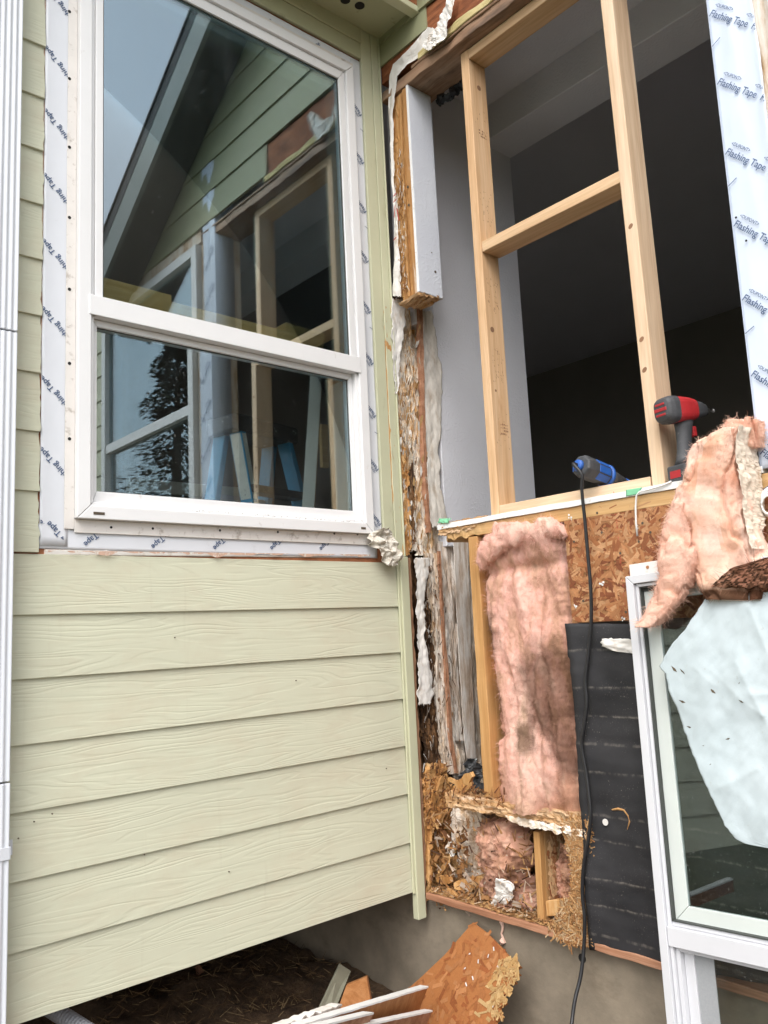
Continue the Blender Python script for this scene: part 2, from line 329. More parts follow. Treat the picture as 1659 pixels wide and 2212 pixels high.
# ------------------------------------------------------------------ mesh building
class MB:
    def __init__(s): s.v = []; s.f = []; s.mi = []; s.c = []
    def add(s, vs, fs, mi=0, col=(1, 1, 1)):
        o = len(s.v); s.v += [Vector(v) for v in vs]
        for f in fs: s.f.append([i + o for i in f]); s.mi.append(mi); s.c.append(col)
        return s
    def box(s, a, b, mi=0, col=(1, 1, 1)):
        x0, y0, z0 = (min(a[i], b[i]) for i in range(3)); x1, y1, z1 = (max(a[i], b[i]) for i in range(3))
        return s.add([(x0,y0,z0),(x1,y0,z0),(x1,y1,z0),(x0,y1,z0),(x0,y0,z1),(x1,y0,z1),(x1,y1,z1),(x0,y1,z1)],
                     [(0,3,2,1),(4,5,6,7),(0,1,5,4),(1,2,6,5),(2,3,7,6),(3,0,4,7)], mi, col)
    def obox(s, o, u, v, w, mi=0, col=(1, 1, 1)):      # corner o and three edge vectors
        o, u, v, w = Vector(o), Vector(u), Vector(v), Vector(w)
        vs = [o, o+u, o+u+v, o+v, o+w, o+u+w, o+u+v+w, o+v+w]
        fs = [(0,3,2,1),(4,5,6,7),(0,1,5,4),(1,2,6,5),(2,3,7,6),(3,0,4,7)]
        if u.cross(v).dot(w) < 0: fs = [f[::-1] for f in fs]
        return s.add(vs, fs, mi, col)
    def prism(s, poly, ext, mi=0, col=(1, 1, 1)):      # planar polygon and extrusion vector
        poly = [Vector(p) for p in poly]; e = Vector(ext); n = len(poly)
        nn = sum(((poly[i] - poly[0]).cross(poly[(i + 1) % n] - poly[0]) for i in range(1, n - 1)), Vector())
        if nn.dot(e) > 0: poly = poly[::-1]
        return s.add(poly + [p + e for p in poly], [tuple(range(n)), tuple(range(2*n - 1, n - 1, -1))] +
                     [(i, i + n, (i + 1) % n + n, (i + 1) % n) for i in range(n)], mi, col)
    def tube(s, pts, r, n=8, mi=0, col=(1, 1, 1), cap=True):
        pts = [Vector(p) for p in pts]; vs = []; fs = []; up = Vector((0.13, 0.31, 0.94))
        for i, p in enumerate(pts):
            t = (pts[min(i + 1, len(pts) - 1)] - pts[max(i - 1, 0)]).normalized()
            a = t.cross(up); a = a.normalized() if a.length > 1e-4 else Vector((1, 0, 0)); b = t.cross(a)
            rr = r[i] if isinstance(r, (list, tuple)) else r
            vs += [p + (a * math.cos(2*PI*k/n) + b * math.sin(2*PI*k/n)) * rr for k in range(n)]
        for i in range(len(pts) - 1):
            for k in range(n): fs.append((i*n + k, i*n + (k+1) % n, (i+1)*n + (k+1) % n, (i+1)*n + k))
        if cap: fs += [tuple(range(n - 1, -1, -1)), tuple(range((len(pts)-1)*n, len(pts)*n))]
        return s.add(vs, fs, mi, col)
    def loft(s, rings, mi=0, col=(1, 1, 1), cap=True, cols=None):
        n = len(rings[0]); o = len(s.v)
        for r in rings: s.v += [Vector(p) for p in r]
        for i in range(len(rings) - 1):
            for k in range(n):
                s.f.append([o + i*n + k, o + i*n + (k+1) % n, o + (i+1)*n + (k+1) % n, o + (i+1)*n + k]); s.mi.append(mi)
                s.c.append(cols[i][k] if cols else col)
        if cap:
            s.f.append([o + k for k in range(n - 1, -1, -1)]); s.f.append([o + (len(rings)-1)*n + k for k in range(n)])
            s.mi += [mi, mi]; s.c += [col, col]
        return s
    def disc(s, c, n, r, mi=0, k=10, h=0.0012, sq=1.0):
        c, n = Vector(c), Vector(n).normalized(); a = n.orthogonal().normalized(); b = n.cross(a)
        p = [c + (a*math.cos(2*PI*i/k) + b*math.sin(2*PI*i/k) * sq) * r for i in range(k)]
        return s.prism(p, n * h, mi)
    def build(s, name, mats, parent=None, bevel=0.0, smooth=False, solid=0.0, subsurf=0):
        if not isinstance(mats, (list, tuple)): mats = [mats]
        me = bpy.data.meshes.new(name)
        off = parent.matrix_world.translation.copy() if parent and parent.type == 'EMPTY' else Vector()
        if parent and parent.type != 'EMPTY' and parent.parent: off = parent.parent.matrix_world.translation.copy()
        me.from_pydata([v - off for v in s.v], [], s.f)
        for t in mats: me.materials.append(M[t])
        me.polygons.foreach_set('material_index', s.mi)
        if any(c != (1, 1, 1) for c in s.c) or any(t in ('osb_flakes', 'chips', 'foliage', 'pink_wool', 'pink_wool_dirty') for t in mats):
            at = me.color_attributes.new('Col', 'FLOAT_COLOR', 'CORNER'); buf = []
            for p, c in zip(me.polygons, s.c): buf += [*c, 1.0] * p.loop_total
            at.data.foreach_set('color', buf)
        if smooth: me.polygons.foreach_set('use_smooth', [True] * len(me.polygons))
        me.update()
        ob = bpy.data.objects.new(name, me); COL.objects.link(ob)
        if parent: ob.parent = parent
        if bevel:
            b = ob.modifiers.new('bevel', 'BEVEL'); b.width = bevel; b.segments = 2; b.limit_method = 'ANGLE'; b.angle_limit = math.radians(40)
        if solid:
            d = ob.modifiers.new('solid', 'SOLIDIFY'); d.thickness = solid; d.offset = -1
        if subsurf:
            d = ob.modifiers.new('sub', 'SUBSURF'); d.levels = subsurf; d.render_levels = subsurf
        return ob
def tag(o, label=None, cat=None, group=None, kind=None):
    if label: o['label'] = label
    if cat: o['category'] = cat
    if group: o['group'] = group
    if kind: o['kind'] = kind
    return o
def thing(name, label, cat, loc=(0, 0, 0), group=None):
    o = bpy.data.objects.new(name, None); COL.objects.link(o); o.location = loc; o.empty_display_size = 0.05
    o.matrix_world = Matrix.Translation(loc)
    return tag(o, label, cat, group)

def lerp_rows(rows, t):
    y = rows[0][0] + (rows[-1][0] - rows[0][0]) * t
    for a, b in zip(rows, rows[1:]):
        if y <= b[0] or b is rows[-1]:
            f = (y - a[0]) / (b[0] - a[0]) if b[0] != a[0] else 0
            return y, a[1] + (b[1] - a[1]) * f, a[2] + (b[2] - a[2]) * f
def ribbon(mb, rows, proj, nr=40, nc=6, disp=None, rag=0.0, rs=0.02, edge=0.0, mi=0, colf=None, seed=0):
    """sheet between two edges; rows = (py, pxL, pxR); proj(px,py) -> point on the wall plane; disp(u,v,p) -> push towards viewer"""
    P0 = proj(rows[0][1], rows[0][0]); P1 = proj(rows[0][2] + 1, rows[0][0]); P2 = proj(rows[0][1], rows[0][0] + 5)
    n = (P1 - P0).cross(P2 - P0).normalized()
    if n.dot(CAM - P0) < 0: n = -n
    vs = []; fs = []; cs = []
    for i in range(nr + 1):
        v = i / nr; y, l, r = lerp_rows(rows, v)
        if rag:
            l += rag * nz((y * rs, seed + 3.1, 0), 5); r += rag * nz((y * rs, seed + 9.7, 0), 5)
        for j in range(nc + 1):
            u = j / nc; yy = y
            if rag and (i == 0 or i == nr): yy += rag * 1.2 * nz((u * 8, seed + v * 5, 1), 4)
            p = proj(l + (r - l) * u, yy)
            d = disp(u, v, p) if disp else 0.0
            if edge: d -= edge * (max(0, 1 - u * 8) + max(0, 1 - (1 - u) * 8)) ** 2
            vs.append(p + n * d)
    o = len(mb.v)
    for i in range(nr):
        for j in range(nc):
            a = i * (nc + 1) + j; fs.append((a, a + nc + 1, a + nc + 2, a + 1))
    f0 = fs[0]; nn = (vs[f0[1]] - vs[f0[0]]).cross(vs[f0[2]] - vs[f0[0]])
    if nn.dot(n) < 0: fs = [f[::-1] for f in fs]
    for f in fs:
        c = (1, 1, 1)
        if colf: c = colf(((f[0] % (nc + 1)) + 0.5) / nc, (f[0] // (nc + 1) + 0.5) / nr, vs[f[0]])
        mb.add([], [], 0); mb.f.append([k + o for k in f]); mb.mi.append(mi); mb.c.append(c)
    mb.v += vs
    return n
def fuzz(mb, count, length, width=0.0011, curl=1.0, mi=0, tint=None, faces=None, gravity=0.3):
    base = faces or [f for f in mb.f if len(f) == 4]; base = list(base)
    idx = {id(f): i for i, f in enumerate(mb.f)}
    for _ in range(count):
        f = random.choice(base); c = mb.c[idx[id(f)]]
        p = mb.v[f[0]].lerp(mb.v[f[1]], random.random()).lerp(mb.v[f[2]].lerp(mb.v[f[3]], random.random()), random.random())
        n = (mb.v[f[1]] - mb.v[f[0]]).cross(mb.v[f[2]] - mb.v[f[0]])
        if n.length < 1e-12: continue
        n.normalize()
        if n.dot(CAM - p) < 0: n = -n
        t = Vector((random.gauss(0, 1), random.gauss(0, 1), random.gauss(0, 1))); t = (t - n * t.dot(n)).normalized()
        d = (t * 1.0 + n * random.uniform(0.05, 0.7)).normalized(); L = length * random.uniform(0.4, 1.5); q = p.copy(); k = 4
        side = d.cross(n).normalized() * width; pts = []
        for i in range(k + 1):
            ww = side * (1 - i / k * 0.7); pts += [q - ww, q + ww]
            d = (d + Vector((random.gauss(0, .5), random.gauss(0, .5), random.gauss(0, .5) - gravity * 0.3)) * curl * 0.5).normalized(); q = q + d * (L / k)
        s = random.uniform(0.9, 1.08); cc = tuple(min(1.0, x * s) for x in c)
        mb.add(pts, [(2*i, 2*i+1, 2*i+3, 2*i+2) for i in range(k)], mi, cc)

# ------------------------------------------------------------------ printed lettering
_tc = {}
def text_geo(s):
    if s in _tc: return _tc[s]
    cu = bpy.data.curves.new('txt', 'FONT'); cu.body = s; cu.size = 1.0; cu.resolution_u = 3; cu.align_x = 'LEFT'
    cu.offset = 0.012
    o = bpy.data.objects.new('txt', cu); COL.objects.link(o); bpy.context.view_layer.update()
    me = o.evaluated_get(bpy.context.evaluated_depsgraph_get()).to_mesh()
    g = ([v.co.copy() for v in me.vertices], [tuple(p.vertices) for p in me.polygons])
    o.to_mesh_clear(); bpy.data.objects.remove(o); bpy.data.curves.remove(cu); _tc[s] = g; return g
def put_text(mb, s, o, r, u, size, mi=0, clip=(), stretch=1.0):
    """o = baseline start, r = reading direction, u = up; clip = list of (point, outward normal)"""
    vs, fs = text_geo(s); o, r, u = Vector(o), Vector(r).normalized(), Vector(u).normalized(); n = r.cross(u)
    bm = bmesh.new(); bv = [bm.verts.new(o + r * (v.x * size * stretch) + u * (v.y * size)) for v in vs]
    for f in fs:
        try: bm.faces.new([bv[i] for i in f])
        except ValueError: pass
    for co, no in clip:
        bmesh.ops.bisect_plane(bm, geom=bm.verts[:] + bm.edges[:] + bm.faces[:], plane_co=co, plane_no=no, clear_outer=True)
    bm.verts.index_update(); bm.verts.ensure_lookup_table()
    mb.add([v.co.copy() for v in bm.verts], [[v.index for v in f.verts] for f in bm.faces], mi); bm.free()

def discs(name, mat, parent, items, **kw):
    """one small mesh per nail, hole or fleck"""
    for it in items: MB().disc(*it, **kw).build(name, mat, parent)
def crinkle(p, f, a, seed=0):
    q = Vector((p.x * f + p.y * f, seed, p.z * f * .55)); return a * (abs(nz(q, 3)) * 1.3 + .45 * abs(nz(q * 2.7, 3)) - .3)

# ================================================================== SETTING
E7 = 0.1778
GZ = -1.71
mb = MB()
N = 60
for i in range(N + 1):
    for j in range(N + 1):
        u = i / N * 2 - 1; v = j / N * 2 - 1
        x = 2.2 * u + 900 * u ** 7 - 0.7; y = 2.2 * v + 900 * v ** 7 + 0.2
        mb.v.append(Vector((x, y, GZ + (0.022 * nz((x * 4, y * 4, 0), 5) if abs(x) < 5 and abs(y) < 5 else 0))))
for i in range(N):
    for j in range(N):
        a = i * (N + 1) + j; mb.f.append([a, a + N + 1, a + N + 2, a + 1]); mb.mi.append(0); mb.c.append((1, 1, 1))
for f, k in zip(mb.f, range(len(mb.f))):
    c = mb.v[f[0]]
    if c.x < -3.2 or c.y < -4.0: mb.mi[k] = 1
tag(mb.build('ground', ['soil', 'lawn'], smooth=True), kind='structure')

# soil heap with dead stalks in the crawl space under the clapboard wall
mb = MB()
def heap(x, y):
    d = max(0.0, min(1.0, (0.75 - x) / 1.6)) * max(0.0, min(1.0, (y - 0.05) / 0.5))
    return GZ + 0.01 + 0.10 * d + 0.05 * nz((x * 5, y * 5, 3), 5) * min(1, d * 3)
nx, ny = 90, 60
for i in range(nx + 1):
    for j in range(ny + 1):
        x = -1.9 + 1.93 * i / nx; y = 0.0 + 1.95 * j / ny; mb.v.append(Vector((x, y, heap(x, y))))
for i in range(nx):
    for j in range(ny):
        a = i * (ny + 1) + j; mb.f.append([a, a + ny + 1, a + ny + 2, a + 1]); mb.mi.append(0); mb.c.append((1, 1, 1))
for _ in range(2600):
    x = random.uniform(-1.6, 0.0); y = random.uniform(0.0, 1.6); p = Vector((x, y, heap(x, y) + 0.006)); a = random.uniform(0, PI)
    d = Vector((math.cos(a), math.sin(a), random.uniform(-.15, .5))).normalized() * random.uniform(.015, .07); s = d.orthogonal().normalized() * .0012
    mb.add([p - s, p + s, p + d + s * .5, p + d - s * .5], [(0, 1, 2, 3)], 1, random.choice([(.26, .16, .08), (.16, .10, .05), (.36, .25, .13), (.10, .06, .035)]))
tag(mb.build('soil', ['soil', 'chips'], smooth=True), kind='stuff')

# foundation of the framed wall, runs on under the clapboard wall
mb = MB().box((0.035, -3.3, -1.9), (0.22, 2.1, -1.272))
mb.box((-3.2, 1.95, -1.9), (0.033, 2.1, -1.0))
f = mb.build('foundation_wall', 'concrete'); tag(f, 'grey brown concrete foundation wall below the opened wall framing', 'foundation')
discs('form_tie_hole', 'hole', f, [(B(px, py, 0.035), (-1, 0, 0), 0.014, 0, 12, 0.002) for px, py in ((1000, 1950), (1258, 2070))])

# ------------------------------------------------------------------ clapboard wall (left)
WL, WR, WB, WT = -1.32, -0.172, 0.105, 2.09       # rough window opening
wall = thing('clapboard_wall', 'pale sage green clapboard wall with wood grain boards, left of the torn open corner', 'wall', (-0.75, 0, -7 * E7))
mb = MB()
mb.box((-3.2, 0.014, -7 * E7 + 0.004), (WL, 0.12, 2.6)); mb.box((WR, 0.014, -7 * E7 + 0.004), (-0.006, 0.12, 2.6))
mb.box((WL, 0.0141, -7 * E7 + 0.004), (WR, 0.1201, WB)); mb.box((WL, 0.0141, WT), (WR, 0.1201, 2.6))
mb.build('sheathing', 'red_sheathing', wall)
mb = MB()
def plank(x0, x1, k, zt=None, jag=0.0):
    z0 = k * E7; z1 = zt if zt is not None else z0 + E7 + 0.006
    n = 14; pts = []
    if jag:
        for i in range(n + 1):
            t = i / n; pts.append((x1 + jag * nz((k * 3.3, t * 5, 0), 4), z0 + (z1 - z0) * t))
    else: pts = [(x1, z0), (x1, z1)]
    fy = lambda z: 0.0095 * (z - z0) / E7
    poly = [(x0, z0)] + pts + [(x0, z1)]
    fr = [(x, fy(z), z) for x, z in poly]; bk = [(x, 0.0135, z) for x, z in poly]; m_ = len(poly)
    mb.add(fr + bk, [tuple(range(m_)), tuple(range(2 * m_ - 1, m_ - 1, -1))] + [(i, i + m_, (i + 1) % m_ + m_, (i + 1) % m_) for i in range(m_)])
for k in range(-7, -1): plank(-3.2, -0.040, k)
plank(-3.2, -0.040, -1, -0.004)
for k in range(0, 13): plank(-3.2, -1.424, k, None, 0.005)
sd = mb.build('siding', 'sage_siding', wall)
b = sd.modifiers.new('bevel', 'BEVEL'); b.width = 0.0015; b.segments = 2; b.limit_method = 'ANGLE'; b.angle_limit = math.radians(50)
# pencil thin primer edge where boards were cut round the window
mb = MB()
ribbon(mb, [(0, 93, 101), (400, 90, 99), (800, 89, 97), (1175, 88, 98)], lambda x, y: A(x, y, 0.0128), 90, 1, None, 3.5, 0.05)
ribbon(mb, [(1186, 95, 300), (1201, 95, 300)], lambda x, y: A(x, y, 0.0127), 6, 60, None, 0, 0)
mb.build('bare_edge', 'primer', wall)
mb = MB()
def wavy_strip(y0, y1off, x0, x1, seed):
    n = 120; vs = []; fs = []
    for i in range(n + 1):
        x = x0 + (x1 - x0) * i / n; up = A(x, y0(x), -0.0005); lo = A(x, y0(x) + y1off * max(0.03, 0.5 + 1.3 * nz((x * .02, seed, 0), 5)), -0.0005)
        vs += [up, lo]
    for i in range(n): fs.append((2*i, 2*i+1, 2*i+3, 2*i+2))
    mb.add(vs, fs)
wavy_strip(lambda x: 1184 + (x - 100) * 0.0125 + 5, 7, 104, 800, 5.0)
mb.build('primer_patch', 'primer', wall)
# flat trim right of the window and above it
mb = MB(); mb.box((-0.106, -0.003, 0.02), (-0.052, 0.0135, 2.6)); mb.box((-0.050, -0.006, 0.02), (-0.012, 0.0135, 2.6))
mb.box((-0.011, -0.012, 0.02), (-0.004, 0.0135, 2.6))
mb.build('trim_board', 'sage_trim', wall, bevel=0.0025)
mb = MB().box((-3.2, -0.002, 2.165), (-0.1065, 0.0135, 2.6)); mb.box((-3.2, -0.010, 2.235), (-0.1065, -0.0025, 2.6))
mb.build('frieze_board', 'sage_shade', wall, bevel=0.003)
mb = MB()
mb.box((-0.0385, -0.016, -1.342), (0.003, 0.013, 0.0185)); mb.box((-0.0495, -0.008, -7 * E7 - 0.004), (-0.039, -0.0005, 0.012))
mb.build('corner_board', 'sage_trim', wall, bevel=0.0025)
mb = MB()
ribbon(mb, [(1205, 876, 886), (1500, 890, 901), (1800, 908, 918), (1978, 915, 922)], lambda x, y: A(x, y, -0.0115), 90, 3, lambda u, v, p: 0.004 * nz((v * 60, u * 3, 0), 4), 2.0, 0.06)
mb.build('split_edge', 'stamp_brown', wall, solid=0.01)
# nail heads and small specks on the boards
nh = []
for px, py in ((378, 1377), (172, 2085 + 130), (40, 1811), (74, 1775), (113, 1758), (312, 1846), (495, 2003 - 120), (835, 1660), (640, 1470)):
    p = A(px, py, 0); nh.append(((p.x, 0.0025, p.z), (0, -1, 0), 0.0020, 0, 8, 0.004))
discs('nail_hole', 'dirt_spot', wall, nh)

# ------------------------------------------------------------------ double hung window
win = thing('double_hung_window', 'white vinyl double hung window in the clapboard wall, pale sky and gable reflected in its glass', 'window', (-0.75, 0, 0.1))
FY = -0.020
def frame_ring(mb, x0, x1, z0, z1, w, y0, y1, mi=0, wb=None, wt=None):
    wb = w if wb is None else wb; wt = w if wt is None else wt
    # mitred members
    o = [(x0, z0), (x1, z0), (x1, z1), (x0, z1)]; i_ = [(x0 + w, z0 + wb), (x1 - w, z0 + wb), (x1 - w, z1 - wt), (x0 + w, z1 - wt)]
    for k in range(4):
        k2 = (k + 1) % 4; q = [o[k], o[k2], i_[k2], i_[k]]
        g = 0.0006; cx = sum(p[0] for p in q) / 4; cz = sum(p[1] for p in q) / 4
        q = [(p[0] + (cx - p[0]) * 0.0012, p[1] + (cz - p[1]) * 0.0012) for p in q]
        mb.prism([(p[0], y0, p[1]) for p in q], (0, y1 - y0, 0), mi)
mb = MB(); frame_ring(mb, -1.322, -0.170, 0.103, 2.092, 0.040, FY, 0.09)
frame_ring(mb, -1.2815, -0.2105, 0.1435, 2.0515, 0.012, FY + 0.012, 0.09)
fr = mb.build('frame', 'vinyl', win, bevel=0.002)
for px, py, L in ((214, 1109, 0.034), (785, 1141, 0.022)):
    p = A(px, py, FY); MB().box((p.x - L/2, FY - 0.0015, p.z - 0.004), (p.x + L/2, FY + 0.001, p.z + 0.004)).build('weep_slot', 'dirt_spot', fr)
mb = MB()
mb.box((-1.352, 0.0035, 0.072), (-1.3225, 0.0062, 2.125)); mb.box((-0.1695, 0.0035, 0.072), (-0.1515, 0.0062, 2.125))
mb.box((-1.322, 0.0036, 0.062), (-0.170, 0.0063, 0.1025)); mb.box((-1.322, 0.0036, 2.0925), (-0.170, 0.0063, 2.125))
nf = mb.build('nailing_fin', 'vinyl_dirty', win, bevel=0.001)
discs('nail_hole', 'hole', nf, [(A(150, py, 0.0035), (0, -1, 0), 0.0052) for py in (25, 170, 318, 470, 625, 785, 948)] + [(A(px, 1139 + (px - 200) * 0.028 - 1, 0.0035), (0, -1, 0), 0.004) for px in (240, 330, 475, 600, 722, 772)])
# upper sash (fixed, outer track)
us = MB(); frame_ring(us, -1.269, -0.224, 0.742, 2.0385, 0.025, FY + 0.004, 0.03, 0, 0.062, 0.036)
us.box((-1.2895, FY - 0.003, 0.7415), (-0.2025, FY + 0.0035, 0.806))
up = us.build('upper_sash', 'vinyl', win, bevel=0.002)
gb = MB().box((-1.2445, FY + 0.016, 0.8045), (-0.2485, FY + 0.020, 2.003)); gb.build('pane', 'glass', up)
# lower sash (inner track)
ls = MB(); frame_ring(ls, -1.2685, -0.2235, 0.150, 0.741, 0.017, 0.012, 0.055, 0, 0.043, 0.022)
ls.box((-1.249, 0.020, 0.7255), (-0.243, 0.050, 0.7395))
lo = ls.build('lower_sash', 'vinyl', win, bevel=0.002)
gb = MB().box((-1.252, 0.026, 0.1925), (-0.240, 0.030, 0.7195)); gb.build('pane', 'glass', lo)
mb = MB(); frame_ring(mb, -1.244, -0.249, 0.8045, 2.003, 0.004, FY + 0.011, FY + 0.0155); frame_ring(mb, -1.252, -0.240, 0.1925, 0.7195, 0.003, 0.022, 0.0255)
mb.build('glazing_seal', 'gasket', win)
mb = MB()       # inner grey green rebate seen through the right edge of the glass
mb.box((-0.262, 0.004, 0.805), (-0.2487, 0.055, 2.0)); mb.box((-0.258, 0.034, 0.195), (-0.2405, 0.10, 0.715)); mb.box((-1.245, 0.004, 1.955), (-0.262, 0.055, 2.001))
mb.build('glazing_bead', 'sash_green_white', win)
mb = MB()
for _ in range(70):
    x = random.uniform(-0.95, -0.26); z = 0.1505 + random.uniform(-0.004, 0.006)
    mb.disc((x, -0.0085, z - 0.005), (0, -1, 0.6), random.uniform(0.0004, 0.0014), 0, 6, 0.001)
mb.build('grime', 'dirt_spot', win)

# ------------------------------------------------------------------ flashing tape round the window
S2 = math.sqrt(0.5)
def tape(name, label, x0, x1, z0, z1, y, mat='tape_white'):
    mb = MB(); nx, nzv = (8, 90) if (z1 - z0) > (x1 - x0) else (90, 8)
    vs = []; fs = []
    for i in range(nx + 1):
        for j in range(nzv + 1):
            x = x0 + (x1 - x0) * i / nx; z = z0 + (z1 - z0) * j / nzv
            e = 0.0018 * nz((x * 7, 0, z * 7), 3)
            vs.append((x + (0.0012 * nz((z * 9, x0, 1), 3) if i in (0, nx) else 0), y + e * 0.4, z + (0.001 * nz((x * 9, z0, 1), 3) if j in (0, nzv) else 0)))
    for i in range(nx):
        for j in range(nzv):
            a = i * (nzv + 1) + j; fs.append((a, a + nzv + 1, a + nzv + 2, a + 1))
    mb.add(vs, fs); o = mb.build(name, mat, smooth=True, solid=0.0009); tag(o, label, 'tape', 'flashing tape round the window'); return o
tl = tape('flashing_tape', 'upright white flashing tape strip left of the window with cut off printing', -1.421, -1.340, 0.020, 2.5, 0.0085)
tr = tape('flashing_tape', 'upright white flashing tape strip right of the window beside the green trim', -0.158, -0.1065, 0.10, 2.155, 0.0088)
tb = tape('flashing_tape', 'level white flashing tape strip under the window above the clapboards', -1.4285, -0.135, 0.012, 0.085, 0.0108)
tt = tape('flashing_tape', 'shaded white flashing tape strip over the head of the window', -1.36, -0.107, 2.112, 2.158, 0.0104)
TW = max(v.x for v in text_geo('Flashing Tape')[0]); TT = TW - max(v.x for v in text_geo('Tape')[0]) - 0.02
ts = 0.137 / TW
ULv = Vector((-S2, 0, S2)); DLv = Vector((-S2, 0, -S2))
yo = 0.0066
for k in range(0, 13):
    e = Vector((-1.418, yo, 1.612 - 0.2165 * k + 0.2165 * 3)); st = e - ULv * (ts * TW); lb = MB()
    put_text(lb, 'Flashing Tape', st, ULv, DLv, ts, 0, [((-1.352, 0, 0), (1, 0, 0)), ((-1.420, 0, 0), (-1, 0, 0)), ((0, 0, 0.085), (0, 0, -1))]); lb.build('printed_text', 'print_navy', tl)
lb = MB(); p = A(134, 1152, yo); put_text(lb, 'Flashing Tape', p - ULv * (ts * TT), ULv, DLv, ts, 0, [((-1.352, 0, 0), (1, 0, 0)), ((-1.42, 0, 0), (-1, 0, 0)), ((0, 0, 0.02), (0, 0, -1))]); lb.build('printed_text', 'print_navy', tl)
for k in range(0, 10):
    s0 = Vector((-0.1085, yo, 1.905 - 0.2195 * k)); cl = [((-0.156, 0, 0), (-1, 0, 0)), ((-0.1067, 0, 0), (1, 0, 0)), ((0, 0, 0.12), (0, 0, -1))]
    rb = MB(); put_text(rb, 'Flashing Tape', s0, ULv, DLv, ts, 0, cl); rb.build('printed_text', 'print_navy', tr)
    rb = MB(); put_text(rb, '<DUPONT>', s0 + ULv * 0.003 + DLv * 0.021, ULv, DLv, ts * 0.5, 0, cl); rb.build('printed_logo', 'print_navy', tr)
    if k % 2 == 0: MB().obox(s0 + Vector((0.001, 0, -0.075)), (-0.016, 0, 0.006), (0, 0.0003, 0), (0.0007, 0, 0.0016)).build('printed_dash', 'print_navy', tr)
RD = Vector((-0.75, 0, -0.66)).normalized(); RU = Vector((0.66, 0, -0.75)).normalized()
for px, py in ((207, 1150), (350, 1157), (481, 1161), (602, 1163), (707, 1165)):
    bb = MB(); p = A(px, py, 0.0086)
    put_text(bb, 'Flashing Tape', p - RD * (ts * TT), RD, RU, ts, 0, [((0, 0, 0.066), (0, 0, 1)), ((0, 0, 0.015), (0, 0, -1))]); bb.build('printed_text', 'print_navy', tb)
for px, py in ((580, 52), (685, 103), (475, -2), (370, -50)):
    mb = MB(); p = A(px, py, 0.0086); put_text(mb, 'Flashing Tape', p - Vector((0.085, 0, 0.07)), (0.75, 0, 0.66), (-0.66, 0, 0.75), ts, 0, [((0, 0, 2.127), (0, 0, -1)), ((0, 0, 2.157), (0, 0, 1))]); mb.build('printed_text', 'print_navy', tt)
# under-layer of plain flashing below the bottom tape
mb = MB(); ribbon(mb, [(1187, 97, 812), (1199, 97, 812)], lambda x, y: A(x, y + (x - 100) * 0.009, 0.0119), 4, 70, lambda u, v, p: 0.0012 * nz((p.x * 60, p.z * 60, 1), 3), 0)
tag(mb.build('sill_flashing', 'wrap_white', smooth=True, solid=0.0006), 'thin strip of older white flashing showing below the printed tape under the window', 'flashing')

# ------------------------------------------------------------------ downspout
dsp = thing('downspout', 'white ribbed metal downspout along the left edge, bracketed to the clapboards', 'downspout', (-1.55, -0.05, -1.6))
mb = MB(); x1 = -1.512; x0 = x1 - 0.085
prof = []
ribs = 5
for i in range(ribs * 4 + 1):
    t = i / (ribs * 4); prof.append((x0 + (x1 - x0) * t, -0.062 + 0.0018 * (1 if i % 4 in (1, 2) else -1)))
prof2 = [(x1 + (0.0025 if i % 2 else 0), -0.058 + 0.055 * i / 8) for i in range(9)]
poly = prof + prof2 + [(x0, -0.003)]
for za, zb in ((-1.63, -0.62), (-0.615, 0.62), (0.625, 2.6)):
    g = 0.0015 if za < -1 else 0
    mb.prism([(x + (g if x > x0 + .04 else -g), y, za) for x, y in poly], (0, 0, zb - za))
mb.build('pipe', 'white_metal', dsp, bevel=0.002)
mb = MB(); p = A(18, 1832, -0.004)
mb.box((x1 - 0.09, -0.0665, p.z - 0.016), (x1 + 0.002, -0.0645, p.z + 0.016)); mb.box((x1 + 0.0021, -0.0665, p.z - 0.016), (x1 + 0.004, -0.002, p.z + 0.016)); mb.box((x1 + 0.004, -0.004, p.z - 0.02), (x1 + 0.028, -0.001, p.z + 0.02))
br = mb.build('bracket', 'white_metal', dsp, bevel=0.0015)
MB().disc((x1 + 0.016, -0.004, p.z + 0.004), (0, -1, 0), 0.005, 0, 6, 0.004).build('screw', 'steel', br)
# drain pipe on the ground behind
mb = MB(); a = onp(100, 2172, (0, 0.20, 0), (0, 1, 0)); b = onp(215, 2245, (0, 0.0, 0), (0, 1, 0))
pts = [a.lerp(b, i / 40) for i in range(41)]; mb.tube(pts, [0.022 + (0.002 if i % 2 else 0) for i in range(41)], 14)
tag(mb.build('drain_pipe', 'grey_metal'), 'grey ribbed drain pipe lying on the dark soil under the clapboard wall', 'drain pipe')

# ------------------------------------------------------------------ eave over the clapboard wall
ev = thing('eave', 'sage green boxed eave with round soffit vents over the clapboard wall', 'eave', (-1.5, -0.1, 2.3))
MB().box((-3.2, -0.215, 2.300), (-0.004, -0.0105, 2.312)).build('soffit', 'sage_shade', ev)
mb = MB().box((-3.2, -0.262, 2.268), (0.0, -0.218, 2.296)); mb.build('eave_trim', 'sage_trim', ev, bevel=0.003)
mb = MB().box((-3.2, -0.258, 2.2965), (-0.002, -0.222, 2.46)); mb.build('fascia', 'osb_red', ev)
discs('vent_hole', 'hole', ev, [(H(px, py, 2.2995), (0, 0, -1), 0.021, 0, 18) for px, py in ((777, 12), (746, 0), (715, -18), (684, -35))])
mb = MB(); mb.prism([(-3.4, -0.36, 2.465), (-3.4, 2.4, 3.7), (-3.4, 2.4, 3.76), (-3.4, -0.36, 2.53)], (3.38, 0, 0)); mb.build('roof', 'shingle', ev)

